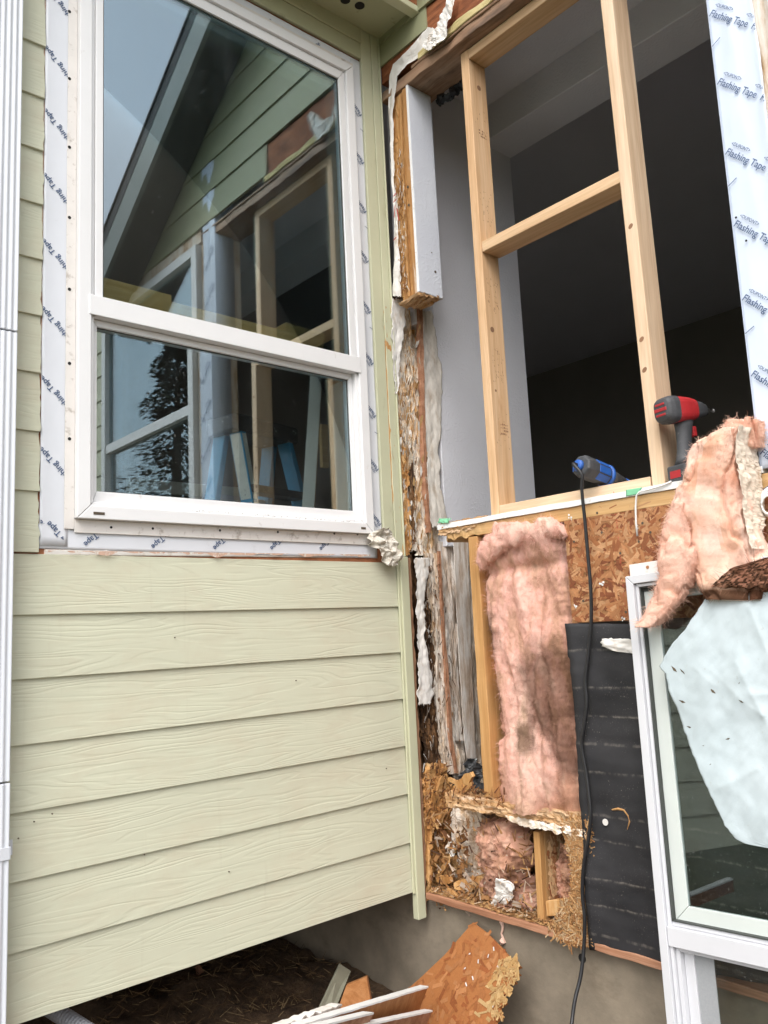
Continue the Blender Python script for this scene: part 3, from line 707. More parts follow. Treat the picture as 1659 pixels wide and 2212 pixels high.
# ================================================================== FRAMED WALL (right)
# --- header beam over the opening
hd = thing('header_beam', 'dark weathered header beam over the open wall, resting on the jamb post', 'beam', (0.08, -0.8, 2.0))
def rough_box(name, mat, parent, a, b, axis, amp=0.004, cuts=60, bevel=0.003):
    mb = MB(); L0, L1 = a[axis], b[axis]; o = [i for i in range(3) if i != axis]
    rings = []
    for i in range(cuts + 1):
        t = L0 + (L1 - L0) * i / cuts; r = []
        for (p, q) in ((0, 0), (1, 0), (1, 1), (0, 1)):
            v = [0, 0, 0]; v[axis] = t; v[o[0]] = (a, b)[p][o[0]]; v[o[1]] = (a, b)[q][o[1]]
            v[o[0]] += amp * nz((t * 9, p * 3 + 1, q * 5 + L0), 4); v[o[1]] += amp * nz((t * 9 + 7, p * 3 + 1, q * 5 + L0), 4); r.append(v)
        rings.append(r)
    mb.loft(rings); return mb.build(name, mat, parent, bevel=bevel)
rough_box('beam', 'header_wood', hd, (0.0, -1.60, 2.0), (0.170, -0.002, 2.045), 1, 0.006, 120)
rough_box('flashing_lip', 'header_wood', hd, (-0.006, -1.60, 2.0455), (0.10, -0.20, 2.058), 1, 0.003)
rough_box('foam_strip', 'yellow_strip', hd, (-0.012, -0.92, 2.0585), (0.09, -0.245, 2.088), 1, 0.006)
rough_box('stained_board', 'osb_red', hd, (0.004, -0.95, 2.0885), (0.1, -0.004, 2.266), 1, 0.003)
# --- gable end above the header, seen mostly in the window reflection
gb = thing('gable_wall', 'sage green clapboard gable with dark sloping roof above the opened wall', 'gable', (0.05, -1.6, 2.2))
def top(y): return 3.05 + 0.66 * (y + 1.38)
def rake(y): return top(y) - 0.34
mb = MB()
k0 = 12
def gplank(y0, y1, z0):
    z1 = z0 + E7 + 0.006; y1b = y1
    poly = [(y0, z0), (y1, z0), (y1, z1), (y0, z1)]
    if rake(y0) < z1:
        if rake(y0) < z0:
            yy = (z0 - 2.77) / 0.66 - 1.38
            if yy > y1: return
            poly = [(yy, z0), (y1, z0), (y1, min(z1, rake(y1)))] + ([((z1 - 2.77) / 0.66 - 1.38, z1)] if rake(y1) > z1 else [])
        else:
            ye = min(y1, (z1 - 2.77) / 0.66 - 1.38)
            poly = [(y0, z0), (y1, z0), (y1, min(z1, rake(y1)))] + ([(ye, z1)] if ye < y1 else []) + [(y0, rake(y0))]
    fx = lambda z: -0.010 + 0.0095 * (z - z0) / E7
    n = len(poly)
    mb.add([(fx(z), y, z) for y, z in poly] + [(0.004, y, z) for y, z in poly], [tuple(range(n)), tuple(range(2*n-1, n-1, -1))] + [(i, i+n, (i+1) % n + n, (i+1) % n) for i in range(n)])
Z0 = 2.095
gplank(-3.3, -0.90, Z0)
mb.add([(-0.006, -0.30, 2.168), (-0.006, -0.005, 2.168), (-0.0008, -0.005, 2.2725), (-0.0008, -0.30, 2.2725), (0.0035, -0.30, 2.168), (0.0035, -0.005, 2.168), (0.0035, -0.005, 2.2725), (0.0035, -0.30, 2.2725)], [(0, 3, 2, 1), (4, 5, 6, 7), (0, 1, 5, 4), (1, 2, 6, 5), (2, 3, 7, 6), (3, 0, 4, 7)])
for k in range(1, 10): gplank(-3.3, -0.005, Z0 + k * E7)
mb.build('siding', 'gable_sage_shaded', gb)
yq = (2.30 - 2.77) / 0.66 - 1.38
MB().prism([(0.0045, -0.003, 2.30), (0.0045, -0.003, rake(0)), (0.0045, yq, 2.30)], (0.09, 0, 0)).build('sheathing', 'red_sheathing', gb)
ya, yb = 0.9, -2.75
def slope(mb, x0, x1, d0, d1): return mb.prism([(x0, ya, top(ya) + d0), (x0, yb, top(yb) + d0), (x0, yb, top(yb) + d1), (x0, ya, top(ya) + d1)], (x1 - x0, 0, 0))
slope(MB(), -0.25, 5.0, -0.12, -0.03).build('roof', 'shingle', gb)
mb = MB()
for i in range(19):
    y = -2.72 + i * 0.2; mb.obox((-0.258, y, top(y) - 0.030), (5.2, 0, 0), (0, 0.21, 0.1386), (0, -0.006, 0.014))
mb.build('shingle_course', 'shingle', gb)
slope(MB(), -0.248, -0.222, -0.34, -0.121).build('rake_board', 'rake_paint', gb)
slope(MB(), -0.2215, -0.013, -0.325, -0.30).build('soffit', 'shaded_soffit', gb)
# --- wall right of the opening, with second window beyond the frame
pw = thing('pier_wall', 'narrow wall pier right of the opening under blue white flashing tape', 'wall', (0.08, -1.7, 0))
mb = MB().box((0.004, -1.615, 0.128), (0.165, -1.452, 1.998)); mb.box((0.004, -3.3, -1.27), (0.165, -2.93, 2.1)); mb.box((0.004, -2.9295, 2.02), (0.165, -1.6155, 2.1)); mb.box((0.012, -2.9295, -1.27), (0.165, -1.6155, 0.06))
mb.build('sheathing', 'rot_membrane', pw, bevel=0.002)
mb = MB()
for k in range(-7, 13):
    z0 = k * E7; mb.add([(-0.010, -3.3, z0), (-0.010, -2.97, z0), (-0.001, -2.97, z0 + E7), (-0.001, -3.3, z0 + E7), (0.0035, -3.3, z0), (0.0035, -2.97, z0), (0.0035, -2.97, z0 + E7), (0.0035, -3.3, z0 + E7)],
                    [(0, 3, 2, 1), (4, 5, 6, 7), (0, 1, 5, 4), (1, 2, 6, 5), (2, 3, 7, 6), (3, 0, 4, 7)])
mb.build('siding', 'sage_trim', pw)
w2 = thing('picture_window', 'white framed window further along the opened wall, seen reflected in the glass', 'window', (0, -2.25, 1.0))
def ring_x(mb, y0, y1, z0, z1, w, x0, x1):
    mb.box((x0, y0, z0), (x1, y0 + w, z1)); mb.box((x0, y1 - w, z0), (x1, y1, z1))
    mb.box((x0, y0 + w + .0005, z0), (x1, y1 - w - .0005, z0 + w)); mb.box((x0, y0 + w + .0005, z1 - w), (x1, y1 - w - .0005, z1))
mb = MB(); ring_x(mb, -2.925, -1.62, 0.10, 2.0, 0.06, -0.03, 0.09); mb.box((-0.022, -2.864, 1.01), (0.06, -1.681, 1.07)); mb.build('frame', 'vinyl', w2, bevel=0.003)
MB().box((0.01, -2.866, 0.158), (0.014, -1.679, 1.0095)).build('pane', 'glass', w2); MB().box((0.0, -2.866, 1.0705), (0.004, -1.679, 1.942)).build('pane', 'glass', w2)
# tape on the pier
mb = MB()
nu, nv = 16, 110; vs = []; fs = []
for j in range(nv + 1):
    for i in range(nu + 1):
        z = 0.115 + (2.45 - 0.115) * j / nv; t = i / nu
        yr = -1.575 - 0.035 * (1 - min(1, max(0, (1.9 - z) / 1.2))) * 0 - 0.006 * nz((z * 6, 2, 0), 4)
        y = -1.4445 + (yr + 1.4445) * t
        rip = 0.006 * math.sin((y * 62) + 1.5 * n1((z * 1.7, y * 4, 0))) * max(0, n1((y * 9, z * 0.9, 4)) + 0.35) + 0.0016 * nz((y * 20, z * 6, 1), 4)
        vs.append((-0.004 - max(-0.001, rip), y, z))
for j in range(nv):
    for i in range(nu):
        a = j * (nu + 1) + i; fs.append((a, a + 1, a + nu + 2, a + nu + 1))
mb.add(vs, fs)
# wrapped return into the opening
vs = []; fs = []
for j in range(nv + 1):
    z = 0.115 + (2.45 - 0.115) * j / nv
    for t in (0, 1): vs.append((-0.004 + 0.12 * t, -1.4445 + 0.0015 * t, z))
for j in range(nv): fs.append((2*j, 2*j+2, 2*j+3, 2*j+1))
mb.add(vs, fs)
tB = mb.build('flashing_tape', 'tape_blue', smooth=True, solid=0.0008)
tag(tB, 'wide rippled blue white flashing tape down the pier at the right edge, full repeated printing', 'tape')
RDy = Vector((0, -S2, -S2)); RUy = Vector((0, -S2, S2))
cl = [((0, -1.447, 0), (0, 1, 0)), ((0, -1.574, 0), (0, -1, 0))]
def btext(name, *a): mb = MB(); put_text(mb, *a); mb.build(name, 'print_navy', tB)
for k in range(-2, 7):
    s0 = Vector((-0.0095, -1.449, 1.474 - 0.2195 * k))
    btext('printed_text', 'Flashing Tape', s0, RDy, RUy, ts * 1.04, 0, cl)
    btext('printed_logo', '<DUPONT>', s0 + RUy * 0.028 + RDy * 0.001, RDy, RUy, ts * 0.5, 0, cl)
    btext('printed_text', 'Flashing Tape', s0 + RDy * 0.158, RDy, RUy, ts * 1.04, 0, cl + [((0, -1.549, 0), (0, 1, 0))])
    btext('printed_logo', '<DUPONT>', Vector((-0.0095, -1.552, s0.z - 0.066)), RDy, RUy, ts * 0.5, 0, cl)
    if k % 2 == 0: MB().obox((-0.0095, -1.449, s0.z - 0.10), (0, -0.026, 0.014), (0.0003, 0, 0), (0, 0.001, 0.002)).build('printed_dash', 'print_navy', tB)
discs('nail_hole', 'hole', tB, [(B(px, py, -0.009), (-1, 0, 0), 0.0032) for px, py in ((1602, 983), (1600, 940), (1612, 520), (1590, 470))])

# --- jamb post left of the opening, cut off in the air
jp = thing('jamb_post', 'jamb post with grey drywall return, sawn off in mid air at the rotten corner', 'post', (0.08, -0.07, 1.5))
jb = 1.085
rough_box('stud', 'pine_rot', jp, (0.004, -0.153, jb - 0.008), (0.132, -0.127, 1.996), 2, 0.0035, 60)
rough_box('stud', 'rot_orange', jp, (0.014, -0.1255, jb - 0.012), (0.132, -0.050, 1.996), 2, 0.009, 90)
MB().box((0.002, -0.1675, jb - 0.004), (0.136, -0.1545, 1.998)).build('drywall', 'jamb_paint', jp, bevel=0.002)
MB().box((0.001, -0.1672, jb - 0.003), (0.0018, -0.1548, 1.997)).build('drywall_edge', 'white_board', jp)
mb = MB(); ribbon(mb, [(186, 845, 868), (300, 846, 868), (400, 850, 869), (520, 855, 872), (622, 860, 876)], lambda x, y: B(x, y, 0.030), 90, 6, lambda u, v, p: 0.012 * nz((p.y * 40, 0, p.z * 16), 6), 3, 0.05)
mb.build('sheathing_scrap', 'rot_orange', jp, solid=0.01)
mb = MB(); ribbon(mb, [(205, 862, 865), (400, 869, 872), (640, 880, 884)], lambda x, y: B(x, y, 0.0), 60, 2, None, 0.9, 0.2); mb.build('splinter', 'pine_amber', jp, solid=0.006)
mb = MB(); ribbon(mb, [(195, 844, 862), (300, 845, 864), (420, 850, 868), (540, 857, 874), (640, 864, 880)], lambda x, y: B(x, y, 0.012), 200, 12, lambda u, v, p: 0.012 * nz((p.y * 60, 5, p.z * 18), 6) - 0.006, 2.5, 0.06)
mb.build('rotten_face', 'rot_orange', jp, solid=0.008)
mb = MB()
for _ in range(260):
    py = random.uniform(330, 636); f = (py - 195) / 445; px = random.uniform(846 + 18 * f, 866 + 16 * f); p = B(px, py, -0.002 + random.uniform(-.008, .008))
    L = random.uniform(.006, .035); d = Vector((random.uniform(-.4, .1), random.gauss(0, .25), random.choice((-1, 1)))).normalized() * L; s = Vector((0, random.uniform(.001, .0035), 0))
    mb.add([p - s, p + s, p + d + s * .3, p + d - s * .3], [(0, 1, 2, 3)], 0, random.choice([(.62, .52, .42), (.70, .64, .57), (.45, .22, .08), (.52, .30, .13), (.16, .06, .02), (.30, .13, .045)]))
mb.build('splinters', 'chips', jp)['kind'] = 'stuff'
discs('nail_hole', 'dirt_spot', jp, [((0.002, -0.133, 1.55), (-1, 0, 0), 0.006), ((0.002, -0.133, 1.47), (-1, 0, 0), 0.006), ((0.10, -0.1676, 1.19), (0, -1, 0), 0.006), ((0.085, -0.1676, 1.27), (0, -1, 0), 0.003)])
# ragged sawn end under the post
mb = MB()
rows = []
nn = 26
for i in range(nn + 1):
    t = i / nn; x = -0.004 + 0.140 * t
    for j in range(7):
        s = j / 6; y = -0.166 + 0.115 * s
        mb.v.append(Vector((x, y - 0.0, jb - 0.020 + 0.018 * t + 0.014 * nz((x * 60, y * 90, 2), 5) - 0.010 * s)))
for i in range(nn):
    for j in range(6):
        a = i * 7 + j; mb.f.append([a, a + 1, a + 8, a + 7]); mb.mi.append(0); mb.c.append((1, 1, 1))
mb.build('sawn_end', 'rot_h', jp, solid=0.012)

# --- torn house wrap beside the jamb post
mb = MB()
ribbon(mb, [(60, 922, 936), (105, 886, 932), (140, 850, 880), (165, 842, 860), (240, 838, 849), (330, 844, 849), (400, 847, 852), (430, 850, 858), (520, 851, 861), (640, 850, 866)],
       lambda x, y: B(x, y, -0.004), 160, 14, lambda u, v, p: crinkle(p, 20, 0.004) + 0.003 * math.sin(u * 5 + v * 14), 1.8, 0.05)
hw = mb.build('house_wrap', 'wrap_white', solid=0.0008); tag(hw, 'curled torn white house wrap hanging along the jamb post from the header', 'house wrap')
mb = MB()
for py in (425, 438, 520): mb.obox(B(850, py, -0.016), (0, -0.019, 0.006), (0.0005, 0, 0), (0, 0, 0.005))
mb.obox(B(851, 470, -0.016), (0, -0.008, 0.05), (0.0005, 0, 0), (0, -0.004, 0.0)); mb.obox(B(856, 450, -0.017), (0, -0.010, -0.06), (0.0005, 0, 0), (0, -0.005, 0.0))
mb.build('red_print', 'print_red', hw)
mb = MB()
ribbon(mb, [(-20, 975, 985), (20, 958, 978), (60, 940, 968), (85, 918, 962), (102, 912, 935), (108, 922, 928)], lambda x, y: B(x, y, -0.03), 60, 10, lambda u, v, p: crinkle(p, 20, 0.012), 3, 0.08)
tag(mb.build('house_wrap', 'wrap_white', solid=0.0008), 'crumpled rag of white house wrap dangling at the end of the eave board', 'house wrap')

# --- rotten corner framing below the post, down to the sill
rc = thing('corner_framing', 'rotten corner studs, whitened and hollowed by decay between clapboard trim and sill', 'framing', (0.1, 0.0, 0.3))
pA = lambda y: (lambda a, b: A(a, b, y))
def strip(name, mat, rows, y, amp, fx, fz, nc=8, nr=150, rag=2.0, solid=0.012, parent=None, thr=None, seed=0, smooth=False, edge=0.0):
    mb = MB()
    def d(u, v, p):
        h = amp * nz((p.x * fx, seed, p.z * fz), 6)
        if thr: h += thr(u, v, p)
        return h
    ribbon(mb, rows, pA(y), nr, nc, d, rag, 0.035, edge, seed=seed)
    return mb.build(name, mat, parent or rc, smooth=smooth, solid=solid)
strip('raw_edge', 'pine_amber', [(655, 829, 844), (900, 839, 851), (1050, 846, 859), (1200, 863, 880)], -0.004, 0.004, 60, 14, 4, 120, 1.2, 0.012, seed=1)
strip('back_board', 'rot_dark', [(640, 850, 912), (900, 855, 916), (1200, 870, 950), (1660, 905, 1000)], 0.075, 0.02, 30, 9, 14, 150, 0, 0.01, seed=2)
strip('inner_board', 'rot_membrane', [(1165, 930, 1030), (1300, 938, 1035), (1500, 950, 1040), (1690, 965, 1045)], 0.045, 0.012, 40, 9, 20, 180, 0, 0.01, seed=31)
strip('inner_board', 'rot_pale', [(660, 862, 930), (900, 866, 930), (1100, 880, 940), (1170, 890, 950)], 0.050, 0.012, 40, 9, 16, 160, 0, 0.01, seed=32, thr=lambda u, v, p: -0.04 * max(0, 1 - v * 4.2))
pocket = lambda u, v, p: -0.05 * max(0, 1 - v * 4.2) * (1 if 0.15 < u < 0.9 else 0.2)
strip('stud', 'rot_pale', [(664, 864, 885), (760, 860, 885), (900, 852, 887), (1000, 855, 892), (1120, 865, 897), (1190, 872, 901)], 0.022, 0.014, 60, 12, 18, 240, 3.5, 0.014, thr=lambda u, v, p: pocket(u, v, p) - 0.02 * max(0, nz((p.x * 30, 9, p.z * 14), 5) - 0.15), seed=3)
strip('stud', 'rot_pale', [(668, 886, 912), (760, 886, 915), (900, 888, 918), (1000, 893, 922), (1100, 898, 930), (1200, 902, 938)], 0.020, 0.012, 60, 12, 18, 240, 2.0, 0.014, thr=lambda u, v, p: pocket(u, v, p) * 1.2, seed=4)
strip('rotten_core', 'rot_orange', [(930, 855, 868), (1020, 862, 880), (1120, 868, 886), (1200, 872, 890)], 0.006, 0.016, 70, 12, 10, 150, 4.0, 0.01, seed=5)
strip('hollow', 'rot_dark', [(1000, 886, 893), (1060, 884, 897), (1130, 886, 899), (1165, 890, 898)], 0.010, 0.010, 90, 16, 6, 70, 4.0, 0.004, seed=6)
strip('lath', 'red_edge', [(655, 904, 913), (800, 909, 916), (1000, 916, 922), (1150, 925, 931)], -0.008, 0.003, 50, 8, 3, 120, 1.0, 0.02, seed=7)
# splinters and flakes over the decayed faces
mb = MB()
for _ in range(420):
    py = random.uniform(720, 1190); f = (py - 720) / 470; px = random.uniform(852 + 18 * f, 906 + 22 * f); p = A(px, py, 0.012 + random.uniform(-.012, .006))
    L = random.uniform(.008, .045); d = Vector((random.gauss(0, .25), random.uniform(-.5, .1), random.choice((-1, 1)))).normalized() * L; s = Vector((random.uniform(.001, .004), 0, 0))
    c = random.choice([(.62, .50, .36), (.70, .62, .52), (.45, .24, .09), (.55, .33, .15), (.72, .68, .62), (.22, .10, .04)])
    mb.add([p - s, p + s, p + d + s * .3, p + d - s * .3], [(0, 1, 2, 3)], 0, c)
for _ in range(110):
    py = random.uniform(700, 1190); f = (py - 720) / 470; px = random.uniform(852 + 18 * f, 912 + 20 * f); c_ = A(px, py, 0.004 + random.uniform(-.014, .004)); n = random.randint(5, 7); r = random.uniform(.003, .009)
    tx = Vector((1, random.uniform(-.6, .2), 0)).normalized(); tz = Vector((0, random.uniform(-.5, .3), 1)).normalized()
    mb.add([c_ + tx * (math.cos(2*PI*i/n) * r * random.uniform(.5, 1)) + tz * (math.sin(2*PI*i/n) * r * random.uniform(1.2, 3.4)) for i in range(n)], [tuple(range(n))], 0, random.choice([(.74, .68, .60), (.78, .74, .68), (.68, .57, .43), (.50, .28, .11), (.56, .35, .16)]))
mb.build('splinters', 'chips', rc)['kind'] = 'stuff'
# lower run beside the clapboards
strip('dark_edge', 'rot_dark', [(1198, 879, 889), (1400, 883, 893), (1500, 887, 900), (1680, 899, 915)], -0.002, 0.006, 60, 14, 4, 140, 1.5, 0.01, seed=8)
strip('rotten_core', 'rot_dark', [(1210, 908, 930), (1300, 906, 938), (1450, 908, 943), (1560, 912, 952), (1680, 918, 975)], 0.030, 0.024, 70, 12, 14, 170, 3.0, 0.01, seed=9, thr=lambda u, v, p: 0.01 * math.sin(u * 25))
strip('stud', 'rot_membrane', [(1195, 917, 950), (1300, 930, 958), (1400, 940, 967), (1500, 942, 972), (1600, 950, 985), (1672, 962, 1003)], 0.012, 0.008, 60, 12, 14, 200, 2.5, 0.014, seed=10)
strip('stud', 'rot_grey', [(1170, 947, 984), (1300, 957, 984), (1420, 966, 990), (1530, 971, 993), (1600, 980, 1000)], 0.020, 0.008, 50, 8, 12, 140, 2.5, 0.012, seed=11)
strip('lath', 'red_edge', [(1190, 947, 951), (1400, 959, 965), (1600, 972, 979), (1670, 985, 990)], -0.002, 0.003, 50, 8, 3, 120, 1.0, 0.01, seed=12)
mb = MB()
for _ in range(380):
    py = random.uniform(1210, 1665); f = (py - 1210) / 455; px = random.uniform(906 + 10 * f, 950 + 60 * f); p = A(px, py, 0.006 + random.uniform(-.01, .01))
    L = random.uniform(.008, .04); d = Vector((random.gauss(0, .25), random.uniform(-.5, .1), random.choice((-1, 1)))).normalized() * L; s = Vector((random.uniform(.001, .004), 0, 0))
    c = random.choice([(.40, .30, .22), (.60, .53, .46), (.30, .15, .06), (.12, .06, .03), (.70, .67, .63), (.08, .04, .02)])
    mb.add([p - s, p + s, p + d + s * .3, p + d - s * .3], [(0, 1, 2, 3)], 0, c)
mb.build('splinters', 'chips', rc)['kind'] = 'stuff'
# films
def filmthing(name, mat, label, rows, y, amp, seed, nc=18, nr=130, rag=5.0, proj=None, fx=26, fz=12):
    mb = MB(); ribbon(mb, rows, proj or pA(y), nr, nc, lambda u, v, p: crinkle(p, fx * .8, amp * .35, seed) + amp * .15 * math.sin(u * 5 + seed + 4 * n1((0, seed, p.z * 5))), rag, 0.045, seed=seed)
    return tag(mb.build(name, mat, smooth=True, solid=0.0009), label, 'plastic film')
filmthing('plastic_film', 'film_milky', 'milky plastic strip peeling beside the raw trim edge below the jamb post', [(645, 846, 876), (700, 845, 874), (780, 848, 865), (850, 853, 858)], -0.012, 0.010, 21)
filmthing('plastic_film', 'film_clear', 'clear crinkled plastic edge along the grey drywall under the jamb post', [(672, 912, 932), (760, 913, 946), (830, 916, 955), (930, 918, 953), (960, 920, 948), (1050, 924, 952), (1120, 930, 965), (1140, 934, 968)], -0.004, 0.010, 22, rag=4)
filmthing('plastic_film', 'film_milky', 'white plastic rag hanging by the dark rotten edge next to the clapboards', [(1205, 897, 929), (1260, 899, 921), (1380, 902, 917), (1440, 905, 930), (1500, 903, 937), (1522, 905, 930)], -0.018, 0.014, 23)
filmthing('plastic_film', 'rot_grey', 'grey flaking vapour barrier sleeve running down behind the cripple stud', [(1165, 979, 1012), (1300, 985, 1016), (1450, 993, 1021), (1600, 1003, 1027), (1640, 1009, 1030)], -0.010, 0.004, 24, fx=40, fz=7, rag=1.2)

# --- sill plate with white stool strip
sp = thing('sill_plate', 'old wooden sill plate with rotted left end under white stool strip of the opening', 'sill', (0.08, -0.8, 0.08))
mb = MB(); rings = []
for i in range(121):
    t = i / 120; y = -0.185 - 1.43 * t; e = max(0, 1 - t * 5); wv = e * 0.02
    rr = []
    for a, b in ((0.0, 0.060), (0.150, 0.060), (0.150, 0.1025), (0.0, 0.1025)):
        rr.append((a + wv * abs(nz((y * 30, a * 9, b * 40), 5)) + 0.05 * max(0, 1 - t * 26), y, b + wv * nz((y * 34, a * 9 + 4, b * 40), 5) - (0.016 * max(0, 1 - t * 22) if b > .08 else -0.012 * max(0, 1 - t * 22))))
    rings.append(rr)
mb.loft(rings); mb.build('plate', 'pine_amber_h', sp, bevel=0.002)
rough_box('stool', 'white_board', sp, (-0.006, -1.45, 0.1035), (0.168, -0.20, 0.1225), 1, 0.0018, 70, 0.001)
mb = MB(); ribbon(mb, [(1133, 952, 1050), (1158, 945, 1020)], lambda x, y: B(x, y - (x - 945) * 0.195, -0.0035), 10, 30, lambda u, v, p: 0.008 * nz((0, p.y * 50, p.z * 90), 5) - 0.004 * u, 3, 0.1)
mb.build('rotted_end', 'rot_h', sp, solid=0.006)
mb = MB(); ribbon(mb, [(1120, 948, 975), (1130, 944, 968)], lambda x, y: B(x, y, -0.012), 8, 10, lambda u, v, p: 0.008 * nz((p.y * 60, 0, p.z * 60), 4), 2, 0.1)
tag(mb.build('painter_tape', 'green_tape', smooth=True, solid=0.0006), 'curled scrap of green painter tape on the rotted end of the sill', 'tape')
mb = MB(); ribbon(mb, [(1055, 1352, 1388), (1069, 1352, 1376)], lambda x, y: B(x, y - (x - 1370) * 0.16, -0.0075), 6, 8, lambda u, v, p: 0.001 * nz((p.y * 60, 0, p.z * 60), 3), 1, 0.1)
tag(mb.build('painter_tape', 'green_tape', smooth=True, solid=0.0006), 'flat piece of green painter tape on the white stool above the particle board', 'tape')

# --- cripple stud, mid plate, bottom plate
cs = rough_box('cripple_stud', 'pine_amber', None, (0.002, -0.392, -0.868), (0.150, -0.347, 0.058), 2, 0.002, 60)
tag(cs, 'amber cripple stud with dark stains standing left of the pink batt below the sill', 'stud')
mp = thing('rim_plate', 'rotted horizontal plate below the pink batt, splintered at its left end', 'plate', (0.08, -0.45, -0.89))
mb = MB(); rings = []
for i in range(141):
    t = i / 140; y = -0.150 - 0.66 * t; e = max(0, 1 - t * 3.2)
    rr = []
    for a, b in ((0.0, -0.918), (0.150, -0.918), (0.150, -0.870), (0.0, -0.870)):
        rr.append((a + e * 0.02 * abs(nz((y * 30, a * 9, b * 40), 5)) + 0.004 * nz((y * 20, a, b), 4), y, b - 0.006 * (1 - t) + (0.008 + e * .014) * nz((y * 24, a * 9 + 4, b * 40), 5)))
    rings.append(rr)
mb.loft(rings); mb.build('plate', 'rot_h', mp, bevel=0.002)
mb = MB(); ribbon(mb, [(1715, 975, 1262), (1742, 985, 1262)], lambda x, y: B(x, y + (x - 975) * 0.175, -0.006), 10, 90, lambda u, v, p: 0.009 * nz((2, p.y * 36, p.z * 60), 5), 5, 0.09)
mb.build('peeling_face', 'rot_h', mp, solid=0.005)
mb = MB(); ribbon(mb, [(1742, 1090, 1265), (1758, 1120, 1265)], lambda x, y: B(x, y + (x - 975) * 0.175, -0.010), 8, 60, lambda u, v, p: 0.008 * nz((2, p.y * 36, p.z * 60), 5), 5, 0.09)
mb.build('painted_sliver', 'rot_membrane', mp, solid=0.004)
bp = rough_box('bottom_plate', 'red_edge', None, (-0.008, -1.75, -1.271), (0.20, -0.030, -1.247), 1, 0.002, 90)
tag(bp, 'long reddish bottom plate lying on the concrete foundation under the opened wall', 'plate')

# --- new stud frame standing in the opening
nf = thing('stud_frame', 'new pale lumber frame with cross block standing in the wall opening', 'stud frame', (0.1, -0.8, 0.125))
X0, X1 = 0.048, 0.146
mb = MB().obox((X0, -0.428, 0.1235), (X1 - X0, 0, 0), (0, -0.040, 0), (0, 0.000, 1.875)); mb.build('stud', 'pine_warm', nf, bevel=0.003)
mb = MB().obox((X0, -1.088, 0.1235), (X1 - X0, 0, 0), (0, -0.044, 0), (0, 0.022, 1.875)); s2 = mb.build('stud', 'pine_new', nf, bevel=0.003)
MB().box((X0 + .001, -1.068, 1.955), (X1 + .001, -0.4685, 1.9965)).build('top_plate', 'pine_warm_h', nf, bevel=0.003)
MB().box((X0 + .001, -1.082, 0.1236), (X1 + .001, -0.4685, 0.163)).build('bottom_plate', 'pine_new_h', nf, bevel=0.003)
mb = MB().obox((X0 + .002, -1.078, 1.143), (X1 - X0, 0, 0), (0, 0.6085, 0), (0, 0, 0.042)); mb.build('block', 'pine_warm_h', nf, bevel=0.003)
mb = MB()       # grade stamps, smeared ink lines
for c, L in (((0.088, -0.4684, 0.47), 5), ((0.082, -0.4684, 1.66), 3)):
    for i in range(L):
        x0 = c[0]; z = c[2] - 0.012 * i
        for j in range(5):
            if random.random() < .75: mb.box((x0 + j * .009, c[1] - .0004, z), (x0 + j * .009 + .006, c[1], z + random.choice((.002, .006))))
mb.build('grade_stamp', 'stamp_brown', nf)
mb = MB()
for z, L in ((1.34, 26), (0.98, 34), (0.70, 30), (0.45, 10), (1.72, 10)):
    for _ in range(L):
        x = 0.06 + random.random() * .07; zz = z + random.uniform(-.07, .07); mb.obox((x, -0.4686, zz), (0.0015, 0, 0), (0, 0.0003, 0), (0.003, 0, -0.006 * random.random() - .002))
mb.build('mill_mark', 'stamp_brown', nf)['kind'] = 'stuff'
kn = []
for a, r in (((0.079, -0.4683, 0.84), .011), ((0.10, -0.4683, 1.85), .011), ((0.075, -0.4683, 0.60), .005)): kn.append((a, (0, -1, 0), r, 0, 14, .0004))
for z in (0.98, 0.60, 0.5): kn.append(((X0 - .0001, -1.1, z), (-1, 0, 0), 0.007, 0, 12, .0004, 1.4))
discs('knot', 'stamp_brown', nf, kn)

# --- particle board panel, black building paper
def flakes(mb, n, area, nrm, uax, vax, palette, L=(0.02, 0.075), W=(0.006, 0.02), mask=None, lift=0.0012, mi=0):
    (u0, u1), (v0, v1) = area; nrm, uax, vax = Vector(nrm), Vector(uax), Vector(vax)
    for i in range(n):
        u = random.uniform(u0, u1); v = random.uniform(v0, v1)
        if mask and not mask(u, v): continue
        a = random.gauss(0, 0.75) + (0 if random.random() < .7 else PI / 2); l = random.uniform(*L) / 2; w_ = random.uniform(*W) / 2
        d = uax * math.cos(a) + vax * math.sin(a); e = nrm.cross(d); c = uax * u + vax * v + nrm * (lift * random.random())
        t1 = random.uniform(-.0008, .0010); t2 = random.uniform(-.0008, .001)
        j = [random.uniform(.6, 1) for _ in range(4)]
        q = [c - d*l*j[0] - e*w_ + nrm*t1, c + d*l*j[1] - e*w_*j[2] + nrm*t2, c + d*l + e*w_*j[3] + nrm*t1, c - d*l*j[3] + e*w_*j[1] + nrm*t2]
        q = [uax * min(u1, max(u0, p.dot(uax))) + vax * min(v1, max(v0, p.dot(vax))) + nrm * p.dot(nrm) for p in q]
        b = random.choice(palette); s = random.uniform(.82, 1.12); mb.add(q, [(0, 1, 2, 3)], mi, tuple(min(1, k * s) for k in b))
OSBP = [(.42, .185, .075), (.47, .225, .10), (.37, .145, .055), (.53, .285, .14), (.30, .105, .04), (.22, .07, .028), (.44, .20, .085), (.50, .27, .13)]
pb_ = thing('particle_board', 'orange brown particle board panel with chalk line below the sill right of the batt', 'sheathing panel', (0.005, -1.1, -0.08))
mb = MB().box((0.0035, -1.615, -0.274), (0.016, -0.783, 0.1015), 0, (.36, .17, .07))
flakes(mb, 2600, ((0.784, 1.614), (-0.273, 0.1005)), (-1, 0, 0), (0, -1, 0), (0, 0, 1), OSBP, lift=0.0014)
for i, p in enumerate(mb.v):
    if i >= 8: p.x += 0.0020
mb.build('panel', 'osb_flakes', pb_)
mb = MB()
